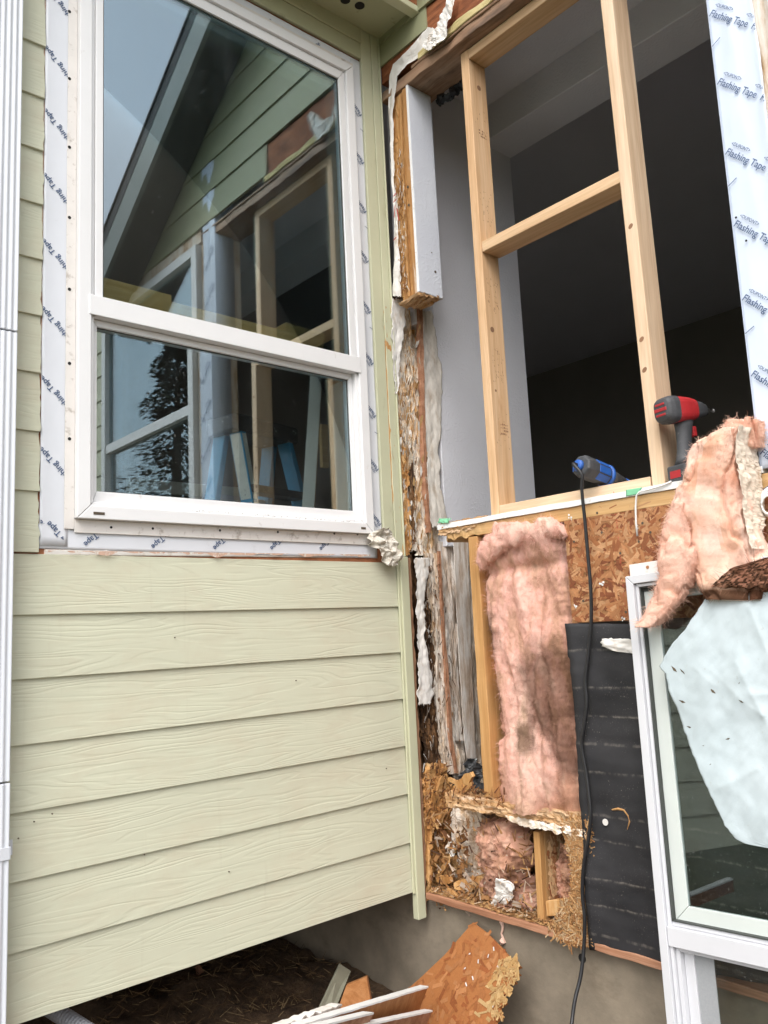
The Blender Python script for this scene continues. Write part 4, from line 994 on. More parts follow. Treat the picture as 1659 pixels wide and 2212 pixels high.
for i in range(46):
    t = i / 46
    if random.random() < .6:
        p = B(1325 + 25 * t, 1062 + 250 * t, 0.0005); mb.obox(p, (0, -.0022, 0), (0.0003, 0, 0), (0, .0004, -0.005))
mb.build('chalk_line', 'print_red', pb_)
nh = []
for px, py in ((1240, 1170), (1290, 1108), (1300, 1150), (1340, 1195), (1380, 1170), (1260, 1298), (1388, 1130), (1352, 1322), (1405, 1150)): nh.append((B(px, py, 0.0), (-1, 0, 0), 0.004))
discs('nail_head', 'dirt_spot', pb_, nh)
for px, py in ((1232, 1118), (1377, 1140), (1300, 1262), (1345, 1335), (1245, 1310), (1368, 1345)):
    c = B(px, py, -0.001); mb = MB()
    for _ in range(5): mb.disc(c + Vector((0, random.gauss(0, .004), random.gauss(0, .004))), (-1, 0, 0), random.uniform(.0015, .004), 0, 5, .0008)
    mb.build('paint_fleck', 'white_board', pb_)
mb = MB()
ribbon(mb, [(1347, 1225, 1700), (1420, 1234, 1700), (1421, 1238, 1700), (1600, 1248, 1700), (1800, 1262, 1700), (1950, 1272, 1700), (2046, 1275, 1700)], lambda x, y: B(x, 1310 + (y - 1310) * (1 + (x - 1250) * 0.00027), -0.004), 90, 40,
       lambda u, v, p: 0.009 * nz((0, p.y * 5, p.z * 4), 4) + 0.005 * abs(nz((3, p.y * 3, p.z * 11), 3)) + 0.010 * max(0, 1 - u * 14), 1.2, 0.05)
fe = mb.build('building_paper', 'felt', smooth=True, solid=0.001); tag(fe, 'black building paper with faint chalk lines covering the lower right of the wall', 'building paper')
mb = MB()
pts = [B(px, py, -0.007) for px, py in ((1322, 1749), (1335, 1747), (1348, 1750), (1357, 1762), (1360, 1775), (1355, 1792))]
mb.tube(pts, [.002, .004, .003, .003, .0025, .001], 6); mb.build('tear', 'pine_amber', fe)
MB().disc(B(1308, 1776, -0.006), (-1, 0, 0), 0.010, 0, 12, .002).build('plaster_blob', 'wrap_white', fe)
mb = MB(); ribbon(mb, [(1380, 1300, 1420), (1386, 1297, 1424), (1396, 1300, 1424), (1406, 1325, 1424), (1412, 1360, 1424)], lambda x, y: B(x, y, -0.013), 14, 24, lambda u, v, p: 0.006 * nz((0, p.y * 40, p.z * 50), 5), 4, 0.2)
tag(mb.build('house_wrap', 'wrap_white', smooth=True, solid=0.0006), 'small torn white house wrap scrap stuck on the black building paper', 'house wrap')
# thin white wire over the sill
mb = MB(); mb.tube([B(1450, 1040, -0.01), B(1430, 1049, -0.012), B(1400, 1058, -0.013), B(1382, 1062, -0.014), B(1375, 1070, -0.015), B(1373, 1095, -0.012), B(1374, 1130, -0.01), B(1377, 1158, -0.008)], 0.0030, 8)
tag(mb.build('wire', 'wire_white', smooth=True), 'short white wire hooked over the sill and hanging on the particle board', 'wire')
mb = MB()
for k in range(4):
    c = B(1668, 1085 + k * 2, -0.02); r = 0.032 - k * .004
    mb.tube([c + Vector((-0.006 * k, math.cos(a / 14 * 2 * PI) * r, math.sin(a / 14 * 2 * PI) * r * 1.25)) for a in range(15)], 0.0035, 6)
tag(mb.build('wire_coil', 'wire_white', smooth=True), 'small coil of white wire at the right edge under the flashing tape', 'wire')

# ================================================================== INTERIOR
iw = MB().box((0.245, 0.0, 0.07), (0.866, 0.125, 2.3)); iw.box((0.138, 0.006, 1.03), (0.2445, 0.120, 2.3)); iw.box((0.10, 0.10, -1.27), (0.866, 0.13, 0.069)); iw.box((0.10, 0.10, 0.0695), (0.2445, 0.13, 1.0295))
tag(iw.build('partition_wall', 'drywall_grey', bevel=0.004), 'grey orange peel textured partition wall seen through the left of the opening', 'wall')
tag(MB().box((0.655, -3.3, 2.062), (0.866, 0.002, 2.9)).build('bulkhead', 'drywall_grey', bevel=0.004), 'grey boxed ceiling bulkhead crossing behind the stud frame', 'bulkhead')
tag(MB().box((0.171, -3.3, 2.232), (0.654, -0.0005, 2.30)).build('ceiling', 'drywall_grey'), kind='structure')
tag(MB().box((0.867, -3.3, 2.46), (5.0, 4.0, 2.55)).box((-3.2, 0.1255, 2.46), (0.8665, 4.0, 2.55)).build('room_ceiling', 'ceiling_white'), kind='structure')
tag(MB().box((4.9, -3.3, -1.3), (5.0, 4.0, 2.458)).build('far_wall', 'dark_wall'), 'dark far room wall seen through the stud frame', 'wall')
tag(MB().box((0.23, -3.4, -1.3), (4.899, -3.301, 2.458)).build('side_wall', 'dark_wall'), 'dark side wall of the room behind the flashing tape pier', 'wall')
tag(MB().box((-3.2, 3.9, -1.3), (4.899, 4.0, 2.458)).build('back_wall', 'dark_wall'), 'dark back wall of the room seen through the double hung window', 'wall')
tag(MB().box((-1.9, 0.1256, -1.249), (-1.8, 0.30, 2.458)).box((-1.9, 2.6, -1.249), (-1.8, 3.899, 2.458)).box((-1.9, 0.3005, -1.249), (-1.8, 2.5995, -0.75)).box((-1.9, 0.3005, 2.2), (-1.8, 2.5995, 2.458)).build('end_wall', 'dark_wall'), 'end wall with an added unseen light opening in the room left of the ladder', 'wall')  # opening added out of view so sky light reaches the ladder
tag(MB().box((0.23, -3.3, -1.26), (4.899, 3.9, -1.25)).box((-3.2, 0.121, -1.26), (0.2295, 3.9, -1.25)).build('floor', 'carpet'), kind='structure')
tag(MB().box((3.0, 0.5, -1.249), (3.7, 1.35, 0.30)).box((2.98, 0.48, 0.3005), (3.72, 1.37, 0.33)).build('cabinet', 'dark_floor', bevel=0.01), 'dark cabinet deep inside the unlit room', 'cabinet')
# foam and black blobs under the inner edge of the header
mb = MB()
for _ in range(26):
    c = Vector((0.178 + random.gauss(0, .006), -0.17 - random.random() * .15, 1.982 + random.gauss(0, .012))); r = random.uniform(.008, .018)
    vs = []; fs = []
    bmx = bmesh.new(); bmesh.ops.create_icosphere(bmx, subdivisions=1, radius=r); vs = [v.co + c + v.co * nz(v.co * 90 + c * 9, 2) for v in bmx.verts]; fs = [tuple(v.index for v in f.verts) for f in bmx.faces]; bmx.free()
    mb.add(vs, fs)
tag(mb.build('sealant', 'black_rubber'), 'lumpy black sealant under the back edge of the header beam', 'sealant')
# things inside behind the glass
lean = thing('leaning_board', 'upright white board with raw yellow edge leaning inside the window', 'board', (-0.2, 0.3, 0.4))
t_, b_ = A(686, 770, 0.30), A(665, 1106, 0.30); d = (b_ - t_)
wv = Vector((0.038, -0.034, 0)); ev_ = Vector((0.020, 0.024, 0))
mb = MB().obox(t_ - d * 0.05 - wv * .5, wv, ev_ * .25, d * 1.5); mb.build('face_board', 'inner_white', lean, bevel=0.002)
mb = MB().obox(t_ - d * 0.06 - wv * .5 + ev_ * .27, wv, ev_, d * 1.52); mb.build('stud', 'plank_yellow', lean, bevel=0.002)
mb = MB().obox(A(694, 915, 0.33), (0.035, 0, 0), (0, 0.02, 0), (0, 0, -0.19)); mb.build('cleat', 'plank_yellow', lean, bevel=0.002)
ps = MB().obox((-1.235, 0.075, 0.845), (0.95, 0.03, 0.004), (0.0, 0.09, 0), (0, 0, 0.050)); ps.obox((-1.215, 0.085, 0.8955), (0.26, 0.008, 0.001), (0, 0.085, 0), (0, 0, 0.028)); ps.obox((-0.47, 0.10, 0.8995), (0.20, 0.01, 0.0), (0, 0.09, 0), (0, 0, 0.035))
tag(ps.build('plank', 'plank_yellow', bevel=0.002), 'yellowish lumber lying level behind the meeting rail inside the window', 'plank')
# blue step ladder
LO = Vector((-0.07, 0.93, -1.249)); u = Vector((0.97, 0.24, 0)); v = Vector((0.24, -0.97, 0)); HT = 2.0
ld = thing('step_ladder', 'blue fibreglass step ladder with black top cap inside the window', 'ladder', LO)
def rail(s, side, w0, mat='ladder_blue', name='rail'):
    # s = +1 front, -1 rear; side = 0 left 1 right
    top = LO + u * (-0.22 + 0.33 * side) + v * (0.05 * s) + Vector((0, 0, HT - 0.06)); bot = LO + u * (-0.30 + 0.48 * side) + v * (0.50 * s if s > 0 else -0.42) + Vector((0, 0, 0.0))
    mb = MB(); d = bot - top; e = u * 0.028; fl = v * 0.075
    mb.obox(top - fl * .5, fl, e * .15, d); mb.obox(top - fl * .5 + e * .15, fl * .12, e, d); mb.obox(top + fl * .38 + e * .15, fl * .12, e, d)
    o = mb.build(name, mat, ld, bevel=0.0015)
    if s > 0 and side == 0:
        st = MB(); du = d.normalized()
        for a0, a1 in ((0.02, 0.32), (0.335, 0.62), (0.635, 0.8)): st.obox(top + d * (a0 * .55) + fl * .503 + e * .2, e * .9, v * 0.0008, d * ((a1 - a0) * .55)); st.obox(top + d * (a0 * .55) - fl * .42 - e * .02, fl * .84, -u * 0.0008, d * ((a1 - a0) * .55))
        st.build('sticker', 'sticker', o)
    return o
for s in (1, -1):
    for side in (0, 1): rail(s, side, 0.07)
mb = MB(); o = LO + Vector((0, 0, HT - 0.075)); mb.obox(o - u * .26 - v * .10, u * .44, v * .20, (0, 0, 0.085)); mb.build('top_cap', 'ladder_black', ld, bevel=0.014)
for i in range(1, 6):
    z = HT - 0.06 - 0.31 * i; f_ = (HT - z) / HT
    mb = MB(); mb.obox(LO + u * (-0.215 - 0.08 * f_) + v * (0.05 + 0.45 * f_ - .04) + Vector((0, 0, z)), u * (0.34 + .14 * f_), v * 0.08, (0, 0, 0.035)); mb.build('step', 'ladder_black', ld, bevel=0.003)
    if i < 5:
        mb = MB(); mb.obox(LO + u * (-0.20 - 0.08 * f_) + v * (-0.05 - 0.36 * f_) + Vector((0, 0, z)), u * (0.34 + .13 * f_), v * 0.03, (0, 0, 0.03)); mb.build('brace', 'white_metal', ld, bevel=0.003)
# white cased doorway at the back of the room
dw = thing('doorway', 'white cased doorway in the dim room behind the ladder', 'doorway', (0.9, 3.88, -1.25))
mb = MB().box((0.55, 3.84, -1.249), (0.66, 3.899, 0.95)); mb.box((1.55, 3.84, -1.249), (1.66, 3.899, 0.95)); mb.box((0.55, 3.84, 0.9505), (1.66, 3.899, 1.06)); mb.build('casing', 'inner_white', dw, bevel=0.004)
mb = MB().box((0.6605, 3.86, -1.249), (1.5495, 3.90, 0.949)); mb.build('door_leaf', 'dark_floor', dw)

# ================================================================== INSULATION
def col_dirt(u, v, p): 
    g = 1.0
    return (g, g, g)
# batt in the stud bay
ba = thing('insulation_batt', 'pink fibreglass batt with sooty stains filling the stud bay below the sill', 'insulation batt', (0.05, -0.58, -0.4))
mb = MB()
def bd(u, v, p):
    e = min(u, 1 - u) * 2; rl = 0.052 * (1 - (1 - min(1, e * 2.2)) ** 2.2)
    top = 0.028 * math.exp(-((v - 0.04) / 0.05) ** 2) - 0.02 * math.exp(-((v - 0.135 - 0.04 * (1 - u)) / 0.022) ** 2)
    fold = 0.034 * nz((p.y * 9, 1, p.z * 2.6), 3) - 0.012 * max(0, 0.16 - abs(nz((p.y * 12, 3, p.z * 3.2), 3))) / .16 * max(0, n1((p.y * 5, 8, p.z * 4)) + .35) + 0.004 * nz((p.y * 60, 4, p.z * 30), 4)
    crease = -0.018 * math.exp(-((u - 0.62 - 0.08 * math.sin(v * 7)) / 0.05) ** 2) * max(0, math.sin(v * 5 - .6))
    ridge = 0.018 * math.exp(-((u - 0.40 - 0.05 * math.sin(v * 9)) / 0.10) ** 2) * min(1, max(0, (v - .5) * 5))
    return rl + top + fold + crease + ridge - 0.035
def bcol(u, v, p):
    c = Vector((1, 1, 1)); brown = Vector((0.58, 0.50, 0.38)); grey = Vector((0.30, 0.27, 0.24))
    k = max(0, min(1, (u - 0.66) * 4 + 0.6 * nz((p.y * 6, 0, p.z * 5), 4) + (v - .5) * .4)) * min(1, max(0, (v - .15) * 6)); c = c.lerp(brown, 0.75 * k)
    for cu, cv, r in ((0.68, 0.56, .26), (0.78, 0.66, .20), (0.42, 0.73, .12), (0.05, 0.37, .15), (0.88, 0.80, .14), (0.85, 0.50, .14), (0.04, 0.62, .10)):
        d = math.hypot((u - cu) * .75, (v - cv) * 1.35) + 0.05 * nz((p.y * 22, 0, p.z * 18), 4); c = c.lerp(grey, max(0, min(0.92, (r - d) / r * 1.7)))
    c = c.lerp(brown, max(0, min(.7, (v - .86) * 5)))
    return tuple(c)
ribbon(mb, [(1130, 1050, 1215), (1165, 1040, 1219), (1215, 1034, 1222), (1260, 1040, 1225), (1330, 1042, 1230), (1400, 1046, 1234), (1480, 1056, 1240), (1560, 1066, 1246), (1590, 1072, 1248), (1640, 1066, 1254), (1700, 1070, 1260), (1752, 1072, 1262)],
       lambda x, y: B(x, y + (x - 1060) * 0.05 * (y - 1300) / 450, 0.012), 170, 60, bd, 5.0, 0.05, colf=bcol)
body = list(mb.f)
fuzz(mb, 12000, 0.020, 0.0005, 1.2, faces=body)
mb.build('wool', 'pink_wool_dirty', ba, smooth=True)
# folded roll at the top
mb = MB(); rings = []
path = [(1038, 1215), (1052, 1192), (1075, 1174), (1100, 1160), (1128, 1150), (1150, 1150)]
for i in range(31):
    t = i / 30 * (len(path) - 1); k = min(int(t), len(path) - 2); f_ = t - k
    px = path[k][0] + (path[k+1][0] - path[k][0]) * f_; py = path[k][1] + (path[k+1][1] - path[k][1]) * f_
    c = B(px, py, -0.020); rr = 0.026 + 0.012 * math.sin(i / 30 * PI) ; ring = []
    for a in range(18):
        an = a / 18 * 2 * PI; dd = Vector((math.cos(an) * .8, math.sin(an) * 0.35, math.sin(an)))
        q = c + dd * rr; q += dd * (0.014 * nz(q * 26, 5) + .004 * nz(q * 90, 3)); ring.append(q)
    rings.append(ring)
mb.loft(rings); body = [f for f in mb.f if len(f) == 4]; fuzz(mb, 2500, 0.020, 0.0005, 1.2, faces=body); mb.build('folded_top', 'pink_wool_dirty', ba, smooth=True)
mb = MB(); rings = []
path = [(1150, 1156), (1175, 1142), (1200, 1140), (1222, 1146)]
for i in range(21):
    t = i / 20 * (len(path) - 1); k = min(int(t), len(path) - 2); f_ = t - k
    px = path[k][0] + (path[k+1][0] - path[k][0]) * f_; py = path[k][1] + (path[k+1][1] - path[k][1]) * f_
    c = B(px, py, 0.0); rr = 0.030 + 0.016 * math.sin(i / 20 * PI); ring = []
    for a in range(18):
        an = a / 18 * 2 * PI; dd = Vector((math.cos(an) * .8, math.sin(an) * 0.3, math.sin(an) * .85))
        q = c + dd * rr; q += dd * (0.014 * nz(q * 26, 5)); ring.append(q)
    rings.append(ring)
mb.loft(rings); body = [f for f in mb.f if len(f) == 4]; fuzz(mb, 1600, 0.020, 0.0005, 1.2, faces=body); mb.build('folded_top', 'pink_wool_dirty', ba, smooth=True)

# batt thrown over the sill at the right
hb_ = thing('insulation_batt', 'peach pink fibreglass batt draped over the sill and loose window, paper edged', 'insulation batt', (-0.08, -1.4, 0.0))
def slab(rows, xb, dep, nring=30, nr=110, amp=0.016, seed=0, colf=None):
    mb = MB(); rings = []; cols = []
    for i in range(nr + 1):
        v = i / nr; y, l, r = lerp_rows(rows, v); l += 7.0 * nz((y * .018, seed, 1), 3); r += 3 * nz((y * .018, seed, 7), 3)
        pl, pr = B(l, y, xb), B(r, y + (r - l) * -0.02, xb); c = (pl + pr) / 2; hw_ = (pr - pl) / 2; ring = []; cr = []
        endk = min(1, min(v, 1 - v) * 22) ** 0.6; dp = dep(v) * (0.55 + 0.45 * endk)
        for a in range(nring):
            an = a / nring * 2 * PI; cx, sx = math.cos(an), math.sin(an)
            ux = math.copysign(abs(cx) ** 0.42, cx); us = math.copysign(abs(sx) ** 0.55, sx)
            q = c + hw_ * ux * (0.90 + .1 * endk) + Vector((dp * (.5 - us * .5), 0, 0))
            dn = Vector((-us, ux * hw_.y / max(1e-6, hw_.length), 0.2 * us))
            q += dn * (amp * 1.2 * nz((q.y * 9, q.x * 9 + seed, q.z * 6), 3) - amp * .9 * max(0, .14 - abs(nz((q.y * 12, q.x * 12 + seed, q.z * 4.5), 3))) / .14 + amp * .22 * nz((q.y * 42, q.x * 42 + seed, q.z * 30), 4)); ring.append(q)
            cr.append(colf(ux, us, v, q) if colf else (1, 1, 1))
        rings.append(ring); cols.append(cr)
    mb.loft(rings, cols=cols); return mb
def hcol(ux, us, v, q):
    c = Vector((1, 1, 1)).lerp(Vector((0.97, 0.88, 0.78)), max(0, min(1, .5 + 1.6 * nz((q.y * 5, 3, q.z * 6), 4))))
    if v > 0.90: c = c.lerp(Vector((0.16, 0.11, 0.08)), min(1, (v - .90) * 22 + .3 * nz((q.y * 30, 0, q.z * 30), 3)))
    for cv, cu_, rr_ in ((.30, -.25, .16), (.62, .55, .10), (.12, .2, .12), (.55, -.7, .12)):
        d = math.hypot(v - cv, (ux - cu_) * .35) + .06 * nz((q.y * 16, 2, q.z * 16), 4)
        if us > 0: c = c.lerp(Vector((0.88, 0.70, 0.58)), max(0, min(.8, (rr_ - d) / rr_ * 1.6)))
    if abs(v - .28) < .1: c = c.lerp(Vector((0.82, 0.55, 0.42)), max(0, .5 + nz((q.y * 10, 8, q.z * 14), 4)) * (1 - abs(v - .28) / .1))
    return tuple(max(0, k) for k in c)
rowsH = [(922, 1545, 1590), (940, 1512, 1588), (956, 1486, 1586), (985, 1466, 1588), (1030, 1452, 1594), (1090, 1446, 1602), (1150, 1455, 1612), (1200, 1470, 1626), (1250, 1496, 1638), (1296, 1516, 1652)]
mb = slab(rowsH, -0.135, lambda v: 0.12, 130, 130, 0.015, 3, hcol)
body = [f for f in mb.f if len(f) == 4]; fuzz(mb, 9000, 0.013, 0.0005, 1.2, faces=body)
mb.build('wool', 'pink_wool', hb_, smooth=True)
mb = slab([(905, 1570, 1626), (920, 1553, 1634), (940, 1546, 1640), (965, 1550, 1640)], -0.06, lambda v: 0.08, 70, 40, 0.022, 5, lambda ux, us, v, q: (1, .93, .88))
body = [f for f in mb.f if len(f) == 4]; fuzz(mb, 1600, 0.020, 0.0005, 1.2, faces=body); mb.build('top_tuft', 'pink_wool', hb_, smooth=True)
rowsS = [(1085, 1448, 1478), (1130, 1428, 1488), (1180, 1420, 1494), (1220, 1418, 1492), (1260, 1408, 1482), (1300, 1392, 1462), (1330, 1380, 1438), (1356, 1374, 1408)]
mb = slab(rowsS, -0.150, lambda v: 0.06, 70, 80, 0.012, 9, lambda ux, us, v, q: (1, .95, .92))
body = [f for f in mb.f if len(f) == 4]; fuzz(mb, 4500, 0.020, 0.0005, 1.2, faces=body)
for k in range(14):     # stray fibres at the torn tip
    p = B(1376 + random.uniform(0, 25), 1340 + random.uniform(-10, 14), -0.15); d = Vector((random.uniform(-.3, .1), random.uniform(0, 1), random.uniform(-.8, .1))).normalized() * random.uniform(.02, .05); e = d.orthogonal().normalized() * .0007
    mb.add([p - e, p + e, p + d * .6 + e + Vector((0, 0, .004)), p + d * .6 - e + Vector((0, 0, .004))], [(0, 1, 2, 3)], 0, (.9, .85, .8))
mb.build('torn_flap', 'pink_wool', hb_, smooth=True)
mb = MB(); nr, nc = 90, 12; pv = []
for i in range(nr + 1):
    y = 918 + (1185 - 918) * i / nr; l = lerp_rows(rowsH, max(0, min(1, (y - 922) / 374)))[2]; pf = B(l - 3, y, -0.137)
    for j in range(nc + 1):
        t = j / nc; wdt = 0.128 * (1 - .55 * max(0, (i / nr - .7) / .3)) + 0.010 * nz((y * .06, 3, 1), 4) * t
        q = pf + Vector((wdt * t, -0.006, 0.0)); q.y -= crinkle(Vector((q.x, q.x, q.z)), 30, 0.009, 4); pv.append(q)
fs = []
for i in range(nr):
    for j in range(nc): a = i * (nc + 1) + j; fs.append((a, a + nc + 1, a + nc + 2, a + 1))
mb.add(pv, fs); mb.build('paper_facing', 'paper_cream', hb_, solid=0.001)
mb = MB()       # dark crushed layers at the cut lower end
for k in range(11):
    ribbon(mb, [(1205 + k * 9, 1652 - k * 13, 1690), (1228 + k * 7, 1575 - k * 5, 1690), (1268 + k * 3, 1535 - k, 1680)], lambda x, y: B(x, y, -0.140 + 0.008 * k), 16, 26,
           lambda u, v, p: 0.010 * nz((k, p.y * 30, p.z * 40), 5), 4, 0.06, colf=lambda u, v, p: random.choice([(.10, .07, .05), (.22, .15, .11), (.35, .24, .19), (.06, .045, .035)]))
body = list(mb.f); fuzz(mb, 700, 0.035, 0.0006, 1.2, faces=body)
mb.build('mouldy_end', 'pink_wool', hb_, smooth=True)

# ================================================================== LOWER CAVITY
tc = thing('joist_bay', 'rotten open bay under the rim plate with decayed back board and joist end', 'framing', (0.1, -0.4, -1.1))
mb = MB(); ribbon(mb, [(1745, 925, 1275), (1850, 928, 1275), (2010, 930, 1275)], lambda x, y: B(x, y, 0.26), 80, 70, lambda u, v, p: 0.03 * nz((0, p.y * 14, p.z * 10), 6), 0)
mb.build('back_board', 'rot_dark', tc, solid=0.01)
mb = MB(); ribbon(mb, [(1745, 972, 1040), (1800, 975, 1062), (1850, 990, 1075), (1920, 1000, 1080), (1960, 1010, 1075)], lambda x, y: B(x, y, 0.17), 90, 30, lambda u, v, p: 0.02 * nz((0, p.y * 30, p.z * 16), 6), 7, 0.05)
mb.build('decayed_board', 'rot_membrane', tc, solid=0.012)
mb = MB(); ribbon(mb, [(1700, 912, 1000), (1800, 918, 1005), (1960, 924, 1020)], lambda x, y: A(x, y, 0.06), 80, 20, lambda u, v, p: 0.03 * nz((p.x * 24, 7, p.z * 14), 6), 3, 0.05)
mb.build('inner_stud', 'rot_orange', tc, solid=0.012)
mb = MB(); ribbon(mb, [(1690, 915, 950), (1760, 918, 936), (1850, 920, 932), (1945, 925, 934)], lambda x, y: A(x, y, -0.006), 90, 8, lambda u, v, p: 0.012 * nz((p.x * 60, 0, p.z * 16), 6), 4, 0.05)
mb.build('decayed_edge', 'rot_orange', tc, solid=0.01)
mb = MB(); ribbon(mb, [(1650, 920, 962), (1700, 918, 975), (1745, 922, 968), (1775, 925, 955), (1790, 928, 940)], lambda x, y: A(x, y, -0.012), 70, 14, lambda u, v, p: 0.012 * nz((p.x * 60, 3, p.z * 30), 6), 6, 0.06)
mb.build('crumbled_rim', 'rot_orange', tc, solid=0.012)
mb = MB()
for _ in range(330):
    px, py = (random.uniform(916, 968), random.uniform(1652, 1785)) if random.random() < .6 else (random.uniform(960, 1090), random.uniform(1690, 1730) + 4)
    p = A(px, py, -0.014 + random.uniform(-.014, .01)) if px < 968 else B(px, py + (px - 975) * .17, random.uniform(-.012, .01))
    L = random.uniform(.006, .034); a = random.gauss(1.5, .5) if random.random() < .6 else random.uniform(0, PI); d = Vector((math.cos(a), -.4 * math.cos(a) - random.uniform(0, .4), math.sin(a))).normalized() * L; s = d.cross(FW).normalized() * random.uniform(.001, .0045)
    c = random.choice([(.36, .17, .065), (.43, .22, .09), (.26, .11, .04), (.46, .27, .13), (.16, .065, .03), (.09, .04, .02)])
    mb.add([p - s, p + s, p + d + s * .4, p + d - s * .4], [(0, 1, 2, 3)], 0, c)
mb.build('splinters', 'chips', tc)['kind'] = 'stuff'
# wooden I joist end: flange and particle board web
jo = MB(); p = B(1156, 1790, 0.02); q = B(1166, 1985, 0.02)
jo.obox((0.02, p.y + .010, p.z - 0.01), (0, -0.026, 0), (0.024, 0, 0), (0, q.y - p.y, q.z - p.z), 0, (.55, .38, .2)); jl = len(jo.v)
web = MB(); web.obox((0.0445, p.y - .008, p.z - .008), (0.20, -0.005, 0), (0, -0.010, 0), (0, q.y - p.y, q.z - p.z + .01), 0, (.42, .24, .10))
n0 = len(web.v)
wd = Vector((0.20, -0.005, 0)).normalized()
flk = MB(); flakes(flk, 420, ((0.0, 0.205), (0.0, p.z - q.z)), (0, 0, 0.001), (1, 0, 0), (0, 0, -1), OSBP + [(.55, .36, .18)] * 3)
jo.build('flange', 'pine_amber', tc, bevel=0.002)
wn_ = Vector((0, 0, 1)).cross(wd).normalized()
if wn_.dot(CAM - Vector((0.02, p.y, p.z))) < 0: wn_ = -wn_
o_ = Vector((0.0445, p.y - 0.0185, p.z - 0.008))
for i in range(520):
    a = random.uniform(.01, .20); b = random.uniform(.01, p.z - q.z - .01); an = random.gauss(PI / 2, .6); l = random.uniform(.012, .04); w_ = random.uniform(.003, .008)
    c = o_ + wd * a + Vector((0, (q.y - p.y) * b / (p.z - q.z), -b)) + wn_ * (0.002 + .0015 * random.random()); d = (wd * math.cos(an) + Vector((0, 0, -1)) * math.sin(an)); e = wn_.cross(d)
    s = random.uniform(.75, 1.2); b3 = random.choice(OSBP + [(.66, .44, .24)] * 8); web.add([c - d*l*.5 - e*w_, c + d*l*.5 - e*w_*.6, c + d*l*.5 + e*w_, c - d*l*.5 + e*w_*.7], [(0, 1, 2, 3)], 0, tuple(min(1, k * s) for k in b3))
web.build('web', 'osb_flakes', tc)
mb = MB(); c = B(1180, 1980, 0.03); mb.obox(c, (0.12, -0.05, 0), (0.012, -0.055, 0.012), (0, 0, 0.05)); mb.build('bottom_flange', 'rot_orange', tc, bevel=0.003)
# torn particle board remnant beside the felt
mb = MB(); ribbon(mb, [(1765, 1208, 1272), (1800, 1222, 1275), (1850, 1236, 1278), (1900, 1240, 1280), (1935, 1236, 1282), (1960, 1208, 1284), (1990, 1206, 1285), (2012, 1180, 1286), (2040, 1230, 1287)], lambda x, y: B(x, y, -0.002), 90, 16,
                  lambda u, v, p: 0.004 * nz((0, p.y * 60, p.z * 60), 5), 7, 0.09, colf=lambda u, v, p: (.46, .26, .11))
base = list(mb.f); vsb = [v.copy() for v in mb.v]
for i in range(2600):
    f = random.choice(base); c = (vsb[f[0]] + vsb[f[2]]) / 2 + Vector((-.002 - .004 * random.random(), random.gauss(0, .004), random.gauss(0, .004))); an = random.uniform(0, PI); l = random.uniform(.005, .018); w_ = random.uniform(.0008, .003)
    d = Vector((random.uniform(-.2, .2), math.cos(an), math.sin(an))); e = Vector((0, -math.sin(an), math.cos(an))); s = random.uniform(.7, 1.2); b3 = random.choice([(.45, .25, .105), (.49, .29, .13), (.41, .215, .085), (.52, .36, .21), (.34, .16, .06)])
    mb.add([c - d*l - e*w_, c + d*l - e*w_*.5, c + d*l + e*w_, c - d*l + e*w_*.6], [(0, 1, 2, 3)], 0, tuple(min(1, k * s) for k in b3))
tag(mb.build('particle_board', 'osb_flakes', solid=0.0015), 'ragged torn particle board remnant between the open joist bay and the black paper', 'sheathing panel')
# insulation lumps
def lump(rows, xb, name, label, dep=0.06, dirty=True, seed=0, nf=900):
    mb = MB(); ribbon(mb, rows, lambda x, y: B(x, y, xb), 60, 44, lambda u, v, p: dep * (max(0, 1 - (2*u-1)**2) ** .5) * (max(0, 1 - (2*v-1)**2) ** .4) + 0.020 * nz((seed, p.y * 24, p.z * 24), 6) + 0.008 * nz((seed, p.y * 70, p.z * 70), 4), 8, 0.05,
                      colf=lambda u, v, p: tuple(Vector((.80, .76, .68)).lerp(Vector((.36, .31, .26)), max(0, min(1, .15 + .45 * v + 1.7 * nz((p.y * 16, seed, p.z * 16), 4))))), seed=seed)
    body = list(mb.f); fuzz(mb, nf * 3, 0.015, 0.0005, 1.2, faces=body); o = mb.build('insulation_clump', 'pink_wool_dirty', smooth=True); tag(o, label, 'insulation'); return o
lump([(1768, 1050, 1110), (1790, 1035, 1140), (1830, 1040, 1148), (1870, 1048, 1150), (1900, 1060, 1142), (1925, 1085, 1120)], 0.09, '', 'big pink insulation clump sagging in the middle of the rotten joist bay', 0.08, seed=1)
lump([(1890, 1048, 1160), (1930, 1040, 1168), (1970, 1060, 1170), (2000, 1080, 1175), (2015, 1100, 1160)], 0.10, '', 'dirty grey pink insulation shreds heaped on the floor of the joist bay', 0.06, seed=2)
lump([(1822, 1212, 1240), (1860, 1206, 1244), (1910, 1206, 1246), (1955, 1210, 1236)], 0.10, '', 'small clean pink insulation piece behind the joist next to the torn board', 0.02, seed=3, nf=300)
